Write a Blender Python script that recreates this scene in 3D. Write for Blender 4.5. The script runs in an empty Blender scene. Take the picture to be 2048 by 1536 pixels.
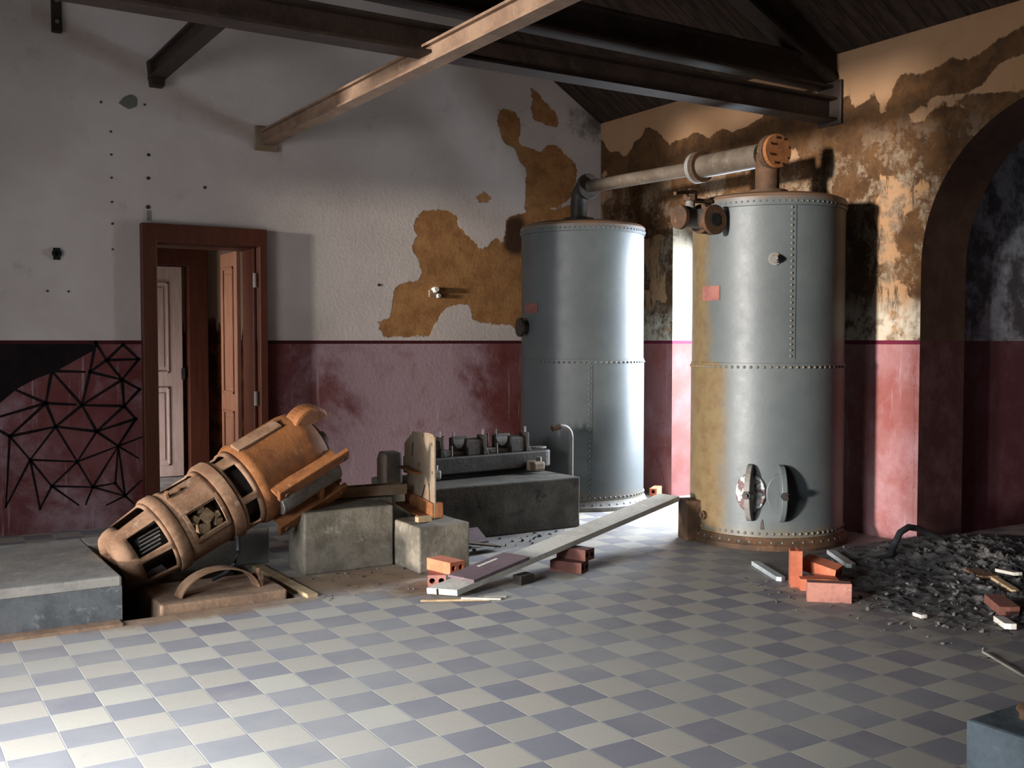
import bpy, bmesh, math, random
from mathutils import Vector, Matrix, noise
R = math.radians
sc = bpy.context.scene
col = sc.collection
random.seed(7)

# ------------------------------------------------------------------ camera, world, light
cd = bpy.data.cameras.new('camera'); cam = bpy.data.objects.new('camera', cd); col.objects.link(cam)
cd.sensor_fit = 'HORIZONTAL'; cd.sensor_width = 36.0; cd.lens = 36.0 * 2083.9 / 2048
cam.location = (0, 0, 1.474); cam.rotation_euler = (R(90 - 2.341), 0, R(-31.98))
cd.clip_end = 200
sc.camera = cam
w = bpy.data.worlds.new('world'); sc.world = w; w.use_nodes = True
w.node_tree.nodes['Background'].inputs[0].default_value = (0.62, 0.78, 1.0, 1)
w.node_tree.nodes['Background'].inputs[1].default_value = 0.3
sc.view_settings.view_transform = 'Standard'; sc.view_settings.look = 'None'
sc.view_settings.gamma = 1.0; sc.view_settings.exposure = -0.2
sc.view_settings.use_curve_mapping = False

def area(name, loc, direction, sx, sy, power, colour, spread=180):
    l = bpy.data.lights.new(name, 'AREA'); l.shape = 'RECTANGLE'; l.size = sx; l.size_y = sy
    l.energy = power; l.color = colour; l.spread = R(spread)
    o = bpy.data.objects.new(name, l); col.objects.link(o); o.location = loc
    o.rotation_euler = Vector(direction).to_track_quat('-Z', 'Y').to_euler()
    return o
# daylight through the openings of the building; the passage lamps are added
area('daylight_left_doorway', (-2.75, 4.8, 1.30), (1, 0, -0.15), 2.2, 2.0, 140, (0.97, 0.97, 1.0), 120)
area('daylight_front_doorway', (-2.75, 2.3, 1.3), (1, 0.42, -0.80), 1.4, 2.2, 300, (0.84, 0.92, 1.0), 70)
area('daylight_right_doorway', (7.25, 6.85, 1.45), (-1, 0.02, -0.5), 1.2, 2.2, 340, (0.78, 0.88, 1.0), 150)
area('daylight_next_room', (8.35, 4.55, 2.6), (0.1, 1, 0.0), 0.3, 1.0, 0.35, (0.42, 0.55, 1.0), 120)
area('passage_fill', (0.9, 9.35, 1.3), (1, 0.12, 0.0), 0.7, 1.4, 24, (1.0, 0.90, 0.82), 110)  # added inside the closed passage to brighten the open leaf and wall strip
area('passage_low_fill', (1.35, 10.85, 0.30), (0.95, 0.6, 0.0), 0.5, 0.5, 26, (0.95, 0.95, 1.0), 130)  # added low inside the closed passage to brighten the far door's foot
sl = bpy.data.lights.new('daylight_sun', 'SUN'); sl.energy = 7.6; sl.angle = R(3.5); sl.color = (1.0, 0.935, 0.87)
so = bpy.data.objects.new('daylight_sun', sl); col.objects.link(so)
so.rotation_euler = Vector((0.984, 0.172, -0.012)).to_track_quat('-Z', 'Y').to_euler()

# ------------------------------------------------------------------ materials
class NT:
    def __init__(s, name):
        s.m = bpy.data.materials.new(name); s.m.use_nodes = True
        s.n = s.m.node_tree.nodes; s.l = s.m.node_tree.links
        s.p = s.n['Principled BSDF']; s.p.inputs['Specular IOR Level'].default_value = 0.3
    def node(s, t, **kw):
        x = s.n.new(t)
        for k, v in kw.items(): setattr(x, k, v)
        return x
    def put(s, inp, v):
        if hasattr(v, 'links') or isinstance(v, bpy.types.NodeSocket): s.l.new(v, inp)
        elif isinstance(v, (tuple, list)) and len(v) == 3 and inp.type == 'RGBA': inp.default_value = (*v, 1)
        else: inp.default_value = v
    def math(s, op, a, b=0.0, c=0.0):
        x = s.node('ShaderNodeMath', operation=op)
        s.put(x.inputs[0], a); s.put(x.inputs[1], b)
        if op in ('SMOOTH_MAX', 'COMPARE', 'MULTIPLY_ADD'): s.put(x.inputs[2], c)
        return x.outputs[0]
    def mix(s, f, a, b):
        x = s.node('ShaderNodeMix', data_type='RGBA')
        s.put(x.inputs[0], f); s.put(x.inputs[6], a); s.put(x.inputs[7], b)
        return x.outputs[2]
    def step(s, v, lo, hi):
        x = s.node('ShaderNodeMapRange', interpolation_type='SMOOTHSTEP')
        s.put(x.inputs[0], v); s.put(x.inputs[1], lo); s.put(x.inputs[2], hi)
        return x.outputs[0]
    def pos(s):
        return s.node('ShaderNodeNewGeometry').outputs['Position']
    def obj(s):
        return s.node('ShaderNodeTexCoord').outputs['Object']
    def xyz(s, v):
        x = s.node('ShaderNodeSeparateXYZ'); s.l.new(v, x.inputs[0]); return x.outputs
    def noise(s, v, scale, detail=6, rough=0.6, dist=0.0):
        x = s.node('ShaderNodeTexNoise'); s.l.new(v, x.inputs['Vector'])
        x.inputs['Scale'].default_value = scale; x.inputs['Detail'].default_value = detail
        x.inputs['Roughness'].default_value = rough; x.inputs['Distortion'].default_value = dist
        return x.outputs['Fac']
    def scale(s, v, xyz):
        x = s.node('ShaderNodeMapping'); s.l.new(v, x.inputs[0]); x.inputs['Scale'].default_value = xyz
        return x.outputs[0]
    def attr(s, name):
        return s.node('ShaderNodeAttribute', attribute_name=name).outputs['Fac']
    def bump(s, hgt, strength, dist=0.02):
        x = s.node('ShaderNodeBump'); x.inputs['Strength'].default_value = strength
        x.inputs['Distance'].default_value = dist; s.l.new(hgt, x.inputs['Height'])
        s.l.new(x.outputs[0], s.p.inputs['Normal'])
    def out(s, colour, rough=0.8, metal=0.0, spec=0.3):
        s.put(s.p.inputs['Base Color'], colour); s.put(s.p.inputs['Roughness'], rough)
        s.put(s.p.inputs['Metallic'], metal); s.p.inputs['Specular IOR Level'].default_value = spec
        return s.m

def gm(name, c1, c2, c3=None, scale=6, rough=0.8, metal=0.0, bump=0.3, spec=0.3, fine=40, lo=0.38, hi=0.64):
    t = NT(name); o = t.obj()
    n = t.noise(o, scale, 8, 0.65); k = t.noise(o, fine, 4, 0.6)
    c = t.mix(t.step(n, lo, hi), c1, c2)
    if c3: c = t.mix(t.step(t.noise(o, scale * 2.3, 8, 0.7, 0.4), 0.55, 0.7), c, c3)
    c = t.mix(t.math('MULTIPLY', t.step(k, 0.45, 0.75), 0.25), c, tuple(x * 0.5 for x in c1))
    t.bump(t.math('ADD', t.math('MULTIPLY', n, 0.6), t.math('MULTIPLY', k, 0.4)), bump, 0.01)
    return t.out(c, rough, metal, spec)

M = {}
M['concrete'] = gm('concrete', (0.20, 0.17, 0.13), (0.11, 0.095, 0.07), (0.26, 0.23, 0.18), 5, 0.92, bump=0.5)
M['concrete_dark'] = gm('concrete_oily', (0.040, 0.033, 0.025), (0.085, 0.073, 0.055), (0.016, 0.013, 0.010), 3.2, 0.8, bump=0.5)
M['plinth'] = gm('plinth_cement', (0.27, 0.25, 0.22), (0.20, 0.19, 0.175), (0.33, 0.31, 0.27), 4, 0.85, bump=0.3)
M['dirt'] = gm('dirt', (0.13, 0.085, 0.055), (0.06, 0.045, 0.032), (0.20, 0.13, 0.08), 7, 0.95, bump=0.9)
M['slab'] = gm('slab_earth', (0.24, 0.15, 0.095), (0.16, 0.10, 0.065), (0.30, 0.20, 0.13), 6, 0.95, bump=0.6)
M['soot'] = gm('sooty_rubble', (0.06, 0.058, 0.056), (0.14, 0.132, 0.125), (0.25, 0.23, 0.21), 14, 0.95, bump=1.0, fine=60)
M['rust'] = gm('rusty_steel', (0.25, 0.095, 0.030), (0.16, 0.058, 0.020), (0.30, 0.14, 0.06), 7, 0.72, 0.0, 0.5)
M['rust_dust'] = gm('dusty_rust', (0.25, 0.145, 0.087), (0.14, 0.072, 0.037), (0.29, 0.20, 0.14), 5, 0.85, 0.0, 0.35)
M['rust_dark'] = gm('dark_rust', (0.09, 0.045, 0.022), (0.05, 0.03, 0.018), (0.16, 0.08, 0.04), 8, 0.75, 0.1, 0.5)
M['rust_pale'] = gm('pale_rusted_plate', (0.25, 0.195, 0.14), (0.21, 0.13, 0.075), (0.29, 0.235, 0.18), 6, 0.7, 0.1, 0.3)
M['iron'] = gm('dark_iron', (0.035, 0.03, 0.026), (0.06, 0.045, 0.035), None, 9, 0.55, 0.3, 0.4)
M['iron_grey'] = gm('grey_painted_iron', (0.20, 0.19, 0.17), (0.13, 0.12, 0.105), (0.16, 0.08, 0.04), 9, 0.6, 0.1, 0.4)
M['beam'] = gm('beam_paint', (0.030, 0.018, 0.013), (0.018, 0.011, 0.008), (0.05, 0.03, 0.022), 4, 0.6, 0.0, 0.3)
M['beam_tan'] = gm('beam_tan_paint', (0.22, 0.14, 0.09), (0.15, 0.09, 0.058), (0.26, 0.18, 0.12), 4, 0.65, 0.0, 0.2)
M['black'] = gm('matt_black', (0.008, 0.007, 0.006), (0.014, 0.012, 0.010), None, 8, 0.9, 0.0, 0.2)
M['brick'] = gm('hollow_brick', (0.56, 0.17, 0.085), (0.47, 0.13, 0.065), (0.62, 0.24, 0.13), 9, 0.88, bump=0.3)
M['brick_dull'] = gm('dusty_brick', (0.34, 0.15, 0.11), (0.26, 0.11, 0.09), (0.38, 0.20, 0.16), 9, 0.9, bump=0.3)
M['wood_pale'] = gm('weathered_plank', (0.47, 0.44, 0.38), (0.38, 0.35, 0.30), (0.52, 0.50, 0.45), 5, 0.8, bump=0.25)
M['wood_scrap'] = gm('scrap_wood', (0.38, 0.27, 0.15), (0.28, 0.19, 0.11), (0.46, 0.36, 0.22), 9, 0.85, bump=0.4)
M['board_purple'] = gm('purple_board', (0.135, 0.09, 0.098), (0.105, 0.07, 0.078), (0.18, 0.135, 0.14), 9, 0.6, bump=0.1)
M['white_chalk'] = gm('white_ceramic', (0.62, 0.58, 0.52), (0.5, 0.46, 0.4), None, 14, 0.5, bump=0.1)
M['alu'] = gm('aluminium_strip', (0.50, 0.53, 0.53), (0.40, 0.43, 0.43), None, 12, 0.5, 0.4, 0.15)
M['hose'] = gm('black_rubber', (0.016, 0.017, 0.018), (0.03, 0.03, 0.032), None, 16, 0.6, 0.0, 0.2)
M['stone_blue'] = gm('blue_grey_stone', (0.15, 0.185, 0.205), (0.09, 0.115, 0.13), (0.21, 0.24, 0.255), 7, 0.7, bump=0.5)
M['label'] = gm('faded_red_plate', (0.24, 0.095, 0.075), (0.18, 0.07, 0.06), None, 12, 0.6, bump=0.1)
M['copper'] = gm('copper_commutator', (0.23, 0.15, 0.085), (0.15, 0.10, 0.06), None, 20, 0.5, 0.5, 0.2)
M['cream_brush'] = gm('cream_brush_gear', (0.26, 0.18, 0.10), (0.14, 0.085, 0.045), None, 20, 0.6, bump=0.3)
M['slate'] = gm('slate_face', (0.10, 0.105, 0.11), (0.06, 0.065, 0.07), (0.17, 0.175, 0.18), 6, 0.8, bump=0.3)
M['iron_bed'] = gm('oily_bed_iron', (0.034, 0.025, 0.018), (0.020, 0.014, 0.010), (0.06, 0.05, 0.04), 9, 0.6, 0.1, 0.4)
M['brick_dark'] = gm('dark_shaded_brick', (0.13, 0.05, 0.035), (0.09, 0.035, 0.026), None, 9, 0.9, bump=0.3)  # plank's shade put into the colour; the rubble fragment shares it
M['pipe'] = gm('brown_pipe_paint', (0.12, 0.095, 0.072), (0.085, 0.062, 0.045), (0.15, 0.13, 0.105), 6, 0.5, 0.1, 0.2)
M['grit'] = gm('pale_grit', (0.12, 0.11, 0.10), (0.05, 0.046, 0.043), (0.22, 0.20, 0.18), 2.5, 0.95, bump=0.6)
M['mural'] = gm('mural_paint', (0.008, 0.006, 0.006), (0.014, 0.009, 0.009), None, 8, 0.95, bump=0.1, spec=0.1)

def door_paint(name, a, b):
    t = NT(name); o = t.obj()
    n = t.noise(t.scale(o, (6, 6, 0.8)), 5, 6, 0.6)
    t.bump(n, 0.15, 0.005)
    return t.out(t.mix(t.step(n, 0.35, 0.7), a, b), 0.5, 0, 0.35)
M['door_dark'] = door_paint('door_frame_paint', (0.055, 0.014, 0.006), (0.075, 0.020, 0.009))
M['door_leaf'] = door_paint('door_leaf_paint', (0.22, 0.10, 0.06), (0.27, 0.14, 0.09))
M['door_far'] = door_paint('far_door_paint', (0.36, 0.25, 0.21), (0.42, 0.31, 0.27))

# back wall: white plaster over a red dado, plaster fallen off where the 'peel' attribute is positive
def plaster(name, white, white2, earth, earth2, dado, dado2, bloom, line, grey=True):
    t = NT(name); p = t.pos(); x, y, z = t.xyz(p)
    n1 = t.noise(p, 1.3, 6, 0.6); n2 = t.noise(p, 7, 8, 0.7); n3 = t.noise(p, 30, 5, 0.65)
    W = t.mix(t.step(n1, 0.35, 0.68), white, white2)
    st = t.attr('stain')
    W = t.mix(t.math('MULTIPLY', t.step(t.math('ADD', st, t.math('MULTIPLY', t.math('SUBTRACT', n2, 0.5), 0.12)), -0.07, 0.09), 0.45), W, (0.30, 0.20, 0.13))
    W = t.mix(t.math('MULTIPLY', t.step(t.noise(p, 3.5, 10, 0.75), 0.56, 0.75), 0.42), W, tuple(c * 0.5 for c in white))
    pv = t.math('ADD', t.attr('peel'), t.math('ADD', t.math('MULTIPLY', t.math('SUBTRACT', n2, 0.5), 0.10), t.math('MULTIPLY', t.math('SUBTRACT', n3, 0.5), 0.035)))
    peel = t.step(pv, -0.006, 0.006)
    E = t.mix(t.step(n2, 0.36, 0.66), earth, earth2)
    E = t.mix(t.math('MULTIPLY', t.step(n3, 0.55, 0.72), 0.5), E, tuple(c * 0.45 for c in earth2))
    E = t.mix(t.step(t.attr('dark'), -0.05, 0.05), E, (0.045, 0.022, 0.012))
    W = t.mix(peel, W, E)
    if not grey:
        e1 = t.step(t.noise(p, 4.2, 9, 0.75, 0.1), 0.48, 0.56)
        W = t.mix(t.math('MULTIPLY', e1, t.step(z, 3.25, 2.7)), W, t.mix(t.step(n3, 0.4, 0.65), (0.16, 0.105, 0.062), (0.22, 0.165, 0.115)))
        W = t.mix(t.math('MULTIPLY', t.step(t.noise(t.scale(p, (1, 5, 1)), 2.6, 9, 0.75, 0.1), 0.53, 0.60), t.step(z, 3.3, 2.6)), W, (0.075, 0.045, 0.024))
        W = t.mix(t.math('MULTIPLY', t.step(z, 1.85, 1.62), t.step(n2, 0.62, 0.42)), W, (0.46, 0.40, 0.31))
    if grey: W = t.mix(t.math('MULTIPLY', t.step(t.math('ADD', t.attr('mold'), t.math('MULTIPLY', t.math('SUBTRACT', n2, 0.5), 1.3)), 0.15, 0.75), 0.85), W, (0.05, 0.042, 0.03))
    if grey: W = t.mix(t.step(t.attr('grey'), -0.004, 0.004), W, (0.12, 0.125, 0.10))
    D = t.mix(t.step(t.noise(p, 2.2, 7, 0.65), 0.38, 0.62), dado, dado2)
    D = t.mix(t.math('MULTIPLY', t.step(t.math('ADD', t.noise(p, 1.7, 9, 0.7, 0.3), t.math('MULTIPLY', t.attr('bloom'), 0.35)), 0.45, 0.72), 0.85), D, bloom)
    runs = t.noise(t.scale(p, (9, 9, 0.6)), 2.2, 5, 0.6)
    D = t.mix(t.math('MULTIPLY', t.step(runs, 0.6, 0.72), 0.3), D, (0.5, 0.42, 0.42))
    isd = t.math('LESS_THAN', z, 1.478)
    c = t.mix(isd, W, D)
    ln = t.math('MULTIPLY', t.math('GREATER_THAN', z, 1.452), t.math('LESS_THAN', z, 1.482))
    c = t.mix(ln, c, line)
    hgt = t.math('ADD', t.math('MULTIPLY', peel, -1.0), t.math('MULTIPLY', n3, 0.35))
    t.bump(hgt, 0.6, 0.012)
    return t.out(c, 0.88, 0, 0.2)
M['wall_white'] = plaster('plaster_white_red_dado', (0.45, 0.388, 0.355), (0.52, 0.458, 0.422), (0.33, 0.165, 0.062), (0.22, 0.10, 0.036),
                          (0.120, 0.028, 0.026), (0.155, 0.055, 0.055), (0.32, 0.225, 0.25), (0.045, 0.006, 0.008))
M['wall_ochre'] = plaster('plaster_ochre_decay', (0.30, 0.165, 0.080), (0.34, 0.20, 0.11), (0.105, 0.050, 0.018), (0.055, 0.026, 0.011),
                          (0.24, 0.075, 0.065), (0.28, 0.12, 0.115), (0.36, 0.20, 0.21), (0.11, 0.010, 0.028), False)
M['wall_plain'] = gm('plaster_grey', (0.13, 0.115, 0.105), (0.10, 0.09, 0.08), None, 2, 0.9, bump=0.2)
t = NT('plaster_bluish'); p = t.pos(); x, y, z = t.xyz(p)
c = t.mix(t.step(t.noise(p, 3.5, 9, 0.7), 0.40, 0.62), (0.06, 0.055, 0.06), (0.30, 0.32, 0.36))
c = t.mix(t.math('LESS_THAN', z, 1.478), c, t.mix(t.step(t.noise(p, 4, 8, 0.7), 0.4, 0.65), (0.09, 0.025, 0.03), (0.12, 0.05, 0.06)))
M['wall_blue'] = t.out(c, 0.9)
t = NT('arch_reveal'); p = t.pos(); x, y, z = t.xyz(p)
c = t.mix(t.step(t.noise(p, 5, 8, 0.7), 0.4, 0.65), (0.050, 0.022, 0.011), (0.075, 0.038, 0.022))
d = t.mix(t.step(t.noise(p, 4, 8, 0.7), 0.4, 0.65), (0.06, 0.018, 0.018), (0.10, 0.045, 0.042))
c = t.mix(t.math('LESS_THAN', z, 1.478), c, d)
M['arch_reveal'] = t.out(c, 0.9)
t = NT('door_reveal'); p = t.pos(); x, y, z = t.xyz(p)
c = t.mix(t.step(t.noise(p, 4, 8, 0.7, 0.6), 0.5, 0.66), (0.30, 0.265, 0.20), (0.13, 0.10, 0.06))
d = t.mix(t.step(t.noise(p, 3, 6, 0.6), 0.4, 0.65), (0.19, 0.065, 0.055), (0.24, 0.10, 0.095))
c = t.mix(t.math('LESS_THAN', z, 1.478), c, d)
c = t.mix(t.math('MULTIPLY', t.math('GREATER_THAN', z, 1.452), t.math('LESS_THAN', z, 1.482)), c, (0.17, 0.02, 0.05))
M['door_reveal'] = t.out(c, 0.85)
t = NT('passage_wall'); p = t.pos(); x, y, z = t.xyz(p)
zz = t.math('ADD', z, t.math('MULTIPLY', t.math('SUBTRACT', t.noise(t.scale(p, (10, 10, 1)), 1.6, 5, 0.6), 0.5), 0.9))
c = t.mix(t.step(zz, 1.62, 1.66), t.mix(t.step(t.noise(p, 6, 6), 0.42, 0.6), (0.06, 0.016, 0.008), (0.16, 0.045, 0.015)), (0.50, 0.37, 0.28))
M['passage_wall'] = t.out(c, 0.9)

# chequered cement tiles, 20 cm
t = NT('cement_tiles'); p = t.pos(); x, y, z = t.xyz(p)
nz = t.noise(p, 1.1, 5, 0.6); n2 = t.noise(p, 9, 8, 0.7); n3 = t.noise(p, 60, 4, 0.6)
ux = t.math('DIVIDE', x, 0.2); uy = t.math('DIVIDE', y, 0.2)
ix = t.math('FLOOR', ux); iy = t.math('FLOOR', uy)
par = t.math('FLOORED_MODULO', t.math('ADD', ix, iy), 2.0)
cv = t.node('ShaderNodeCombineXYZ'); t.l.new(ix, cv.inputs[0]); t.l.new(iy, cv.inputs[1])
wn = t.node('ShaderNodeTexWhiteNoise', noise_dimensions='3D'); t.l.new(cv.outputs[0], wn.inputs['Vector'])
rv = wn.outputs['Value']; rc = t.xyz(wn.outputs['Color'])
light = t.mix(rv, (0.41, 0.36, 0.30), (0.36, 0.325, 0.275))
light = t.mix(t.math('MULTIPLY', t.step(rc[1], 0.6, 0.9), 0.6), light, (0.46, 0.43, 0.36))
dark = t.mix(rv, (0.205, 0.195, 0.212), (0.25, 0.245, 0.256))
dark = t.mix(t.math('MULTIPLY', t.step(rc[0], 0.7, 0.9), 0.6), dark, (0.17, 0.145, 0.175))
c = t.mix(par, light, dark)
fx = t.math('ABSOLUTE', t.math('SUBTRACT', t.math('FRACT', ux), 0.5)); fy = t.math('ABSOLUTE', t.math('SUBTRACT', t.math('FRACT', uy), 0.5))
g = t.step(t.math('MAXIMUM', fx, fy), 0.484, 0.494)
gn = t.step(t.noise(p, 2.3, 4, 0.6), 0.42, 0.62)
c = t.mix(t.math('MULTIPLY', g, t.math('ADD', 0.25, t.math('MULTIPLY', gn, 0.5))), c, (0.50, 0.485, 0.44))
c = t.mix(t.math('MULTIPLY', t.step(nz, 0.36, 0.70), 0.52), c, (0.36, 0.34, 0.31))
c = t.mix(t.math('MULTIPLY', t.step(n2, 0.55, 0.8), 0.30), c, (0.22, 0.20, 0.18))
c = t.mix(t.math('MULTIPLY', t.step(n3, 0.5, 0.75), 0.10), c, (0.12, 0.11, 0.11))
sand = t.step(t.math('ADD', t.attr('sand'), t.math('MULTIPLY', t.math('SUBTRACT', n2, 0.5), 0.9)), 0.15, 0.85)
c = t.mix(t.math('MULTIPLY', sand, 0.85), c, t.mix(t.step(n2, 0.4, 0.65), (0.28, 0.175, 0.10), (0.20, 0.125, 0.075)))
soot = t.step(t.math('ADD', t.attr('soot'), t.math('MULTIPLY', t.math('SUBTRACT', n2, 0.5), 0.8)), 0.1, 0.9)
c = t.mix(t.math('MULTIPLY', soot, 0.92), c, t.mix(t.step(n3, 0.4, 0.65), (0.13, 0.12, 0.11), (0.21, 0.19, 0.175)))
t.bump(t.math('ADD', t.math('MULTIPLY', g, -0.7), t.math('MULTIPLY', n2, 0.4)), 0.25, 0.006)
M['tiles'] = t.out(c, t.math('ADD', 0.48, t.math('MULTIPLY', n2, 0.3)), 0, 0.35)

# tank paint: grey-blue with ochre rust bleeding on the side that faces the left wall
def tank_mat(name, ochre_w, seed):
    t = NT(name); o = t.obj(); x, y, z = t.xyz(o)
    n1 = t.noise(o, 1.6, 7, 0.65); n2 = t.noise(o, 9, 8, 0.7); n3 = t.noise(o, 45, 4, 0.6)
    c = t.mix(t.step(n1, 0.35, 0.65), (0.074, 0.085, 0.086), (0.096, 0.107, 0.107))
    c = t.mix(t.math('MULTIPLY', t.step(n2, 0.52, 0.75), 0.35), c, (0.065, 0.070, 0.066))
    # 'side' rises towards the -X,+Y flank
    side = t.math('ADD', t.math('MULTIPLY', x, -0.82), t.math('MULTIPLY', y, 0.57))
    lowb = t.math('MULTIPLY', t.step(z, 1.35, 1.28), 0.11)
    v = t.math('ADD', t.math('ADD', side, lowb), t.math('MULTIPLY', t.math('SUBTRACT', t.noise(t.scale(o, (1, 1, 0.35)), 6, 7, 0.65), 0.5), 0.18))
    och = t.step(v, ochre_w, ochre_w + 0.10)
    c = t.mix(t.math('MULTIPLY', och, 0.9), c, t.mix(t.step(n2, 0.4, 0.65), (0.15, 0.105, 0.045), (0.12, 0.07, 0.028)))
    top = t.step(t.math('ADD', z, t.math('MULTIPLY', n2, 0.10)), 2.50, 2.56)
    c = t.mix(t.math('MULTIPLY', top, 0.85), c, (0.16, 0.085, 0.045))
    bot = t.step(t.math('ADD', z, t.math('MULTIPLY', t.math('SUBTRACT', n2, 0.5), 0.16)), 0.20, 0.04)
    c = t.mix(t.math('MULTIPLY', bot, 0.75), c, (0.15, 0.11, 0.06))
    sp = t.step(t.noise(o, 13, 9, 0.75, 0.5), 0.665, 0.70)
    c = t.mix(t.math('MULTIPLY', sp, 0.7), c, (0.07, 0.035, 0.028))
    t.bump(t.math('ADD', n1, t.math('MULTIPLY', n3, 0.3)), 0.12, 0.02)
    return t.out(c, t.math('ADD', 0.36, t.math('MULTIPLY', n2, 0.22)), 0.0, 0.38)
M['tank_front'] = tank_mat('tank_paint_stained', 0.43, 1)
M['tank_back'] = tank_mat('tank_paint_clean', 0.62, 2)
t = NT('cover_flaked'); o = t.obj()
c = t.mix(t.step(t.noise(o, 16, 6, 0.7, 0.4), 0.50, 0.54), (0.36, 0.37, 0.35), (0.10, 0.045, 0.045))
M['cover'] = t.out(c, 0.5)
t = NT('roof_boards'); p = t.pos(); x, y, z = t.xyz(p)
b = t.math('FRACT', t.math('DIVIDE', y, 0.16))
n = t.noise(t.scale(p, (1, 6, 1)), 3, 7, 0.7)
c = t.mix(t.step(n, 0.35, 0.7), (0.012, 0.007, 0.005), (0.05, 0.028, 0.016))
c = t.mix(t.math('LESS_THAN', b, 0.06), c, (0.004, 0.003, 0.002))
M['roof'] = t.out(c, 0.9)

# ------------------------------------------------------------------ mesh helpers
def link(name, bm, m, parent=None, smooth=False, bevel=0.0, seg=2, solid=None, autos=None):
    me = bpy.data.meshes.new(name); bmesh.ops.recalc_face_normals(bm, faces=bm.faces) if solid is None else None
    bm.to_mesh(me); bm.free()
    for mm in (m if isinstance(m, (list, tuple)) else [m]): me.materials.append(M[mm])
    o = bpy.data.objects.new(name, me); col.objects.link(o)
    if parent: o.parent = parent
    if smooth:
        me.polygons.foreach_set('use_smooth', [True] * len(me.polygons))
        if autos is None: autos = 35
        try: me.set_sharp_from_angle(angle=R(autos))
        except Exception: pass
    if solid:
        s = o.modifiers.new('shell', 'SOLIDIFY'); s.thickness = solid; s.offset = -1
    if bevel:
        b = o.modifiers.new('bevel', 'BEVEL'); b.width = bevel; b.segments = seg; b.limit_method = 'ANGLE'; b.angle_limit = R(40)
    return o
def tag(o, label=None, cat=None, group=None, kind=None):
    if label: o['label'] = label
    if cat: o['category'] = cat
    if group: o['group'] = group
    if kind: o['kind'] = kind
    return o
def thing(name, label, cat, loc=(0, 0, 0), rz=0.0, group=None, rot=None):
    o = bpy.data.objects.new(name, None); col.objects.link(o); o.location = loc
    o.rotation_euler = rot if rot else (0, 0, rz); o.empty_display_size = 0.05
    return tag(o, label, cat, group)
def struct(name, bm, m, **k):
    return tag(link(name, bm, m, **k), kind='structure')
def BM(): return bmesh.new()
def box(bm, x0, x1, y0, y1, z0, z1, mat=None, mi=0):
    v = [bm.verts.new(c) for c in ((x0,y0,z0),(x1,y0,z0),(x1,y1,z0),(x0,y1,z0),(x0,y0,z1),(x1,y0,z1),(x1,y1,z1),(x0,y1,z1))]
    if mat is not None:
        for q in v: q.co = mat @ q.co
    for f in ((3,2,1,0),(4,5,6,7),(0,1,5,4),(1,2,6,5),(2,3,7,6),(3,0,4,7)):
        bm.faces.new([v[i] for i in f]).material_index = mi
    return bm
def cbox(bm, c, s, mat=None):
    return box(bm, c[0]-s[0]/2, c[0]+s[0]/2, c[1]-s[1]/2, c[1]+s[1]/2, c[2]-s[2]/2, c[2]+s[2]/2, mat)
def frame_of(a, b, hint=(0, 0, 1)):
    z = (Vector(b) - Vector(a)).normalized(); h = Vector(hint)
    if abs(z.dot(h)) > 0.98: h = Vector((1, 0, 0))
    x = h.cross(z).normalized(); y = z.cross(x)
    return Matrix((x, y, z)).transposed().to_4x4()
def cyl(bm, a, b, r, n=20, r2=None, cap=True):
    a, b = Vector(a), Vector(b); m = frame_of(a, b); r2 = r if r2 is None else r2
    A = [bm.verts.new(a + (m @ Vector((math.cos(i*2*math.pi/n)*r, math.sin(i*2*math.pi/n)*r, 0)))) for i in range(n)]
    B = [bm.verts.new(b + (m @ Vector((math.cos(i*2*math.pi/n)*r2, math.sin(i*2*math.pi/n)*r2, 0)))) for i in range(n)]
    for i in range(n): bm.faces.new((A[i], A[(i+1) % n], B[(i+1) % n], B[i]))
    if cap: bm.faces.new(A[::-1]); bm.faces.new(B)
    return bm
def tube(bm, pts, r, n=10, closed=False):
    pts = [Vector(p) for p in pts]; rings = []
    for i, p in enumerate(pts):
        d = (pts[min(i+1, len(pts)-1)] - pts[max(i-1, 0)])
        m = frame_of(Vector((0, 0, 0)), d, (0.123, 0.3, 0.95))
        rr = r[i] if isinstance(r, (list, tuple)) else r
        rings.append([bm.verts.new(p + (m @ Vector((math.cos(k*2*math.pi/n)*rr, math.sin(k*2*math.pi/n)*rr, 0)))) for k in range(n)])
    for A, B in zip(rings, rings[1:]):
        for k in range(n): bm.faces.new((A[k], A[(k+1) % n], B[(k+1) % n], B[k]))
    bm.faces.new(rings[0][::-1]); bm.faces.new(rings[-1])
    return bm
def lathe(bm, prof, n=48, axis='z', skip=None, cap=True):
    rings = []
    for (h, r) in prof:
        ring = []
        for k in range(n):
            a = k * 2 * math.pi / n; c, s = math.cos(a) * r, math.sin(a) * r
            ring.append(bm.verts.new((c, s, h) if axis == 'z' else (h, c, s)))
        rings.append(ring)
    for i, (A, B) in enumerate(zip(rings, rings[1:])):
        for k in range(n):
            if skip and skip(i, (k + 0.5) * 360 / n): continue
            bm.faces.new((A[k], A[(k+1) % n], B[(k+1) % n], B[k]) if axis == 'z' else (A[k], A[(k+1) % n], B[(k+1) % n], B[k]))
    if cap:
        bm.faces.new(rings[0][::-1]); bm.faces.new(rings[-1])
    return bm
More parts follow.
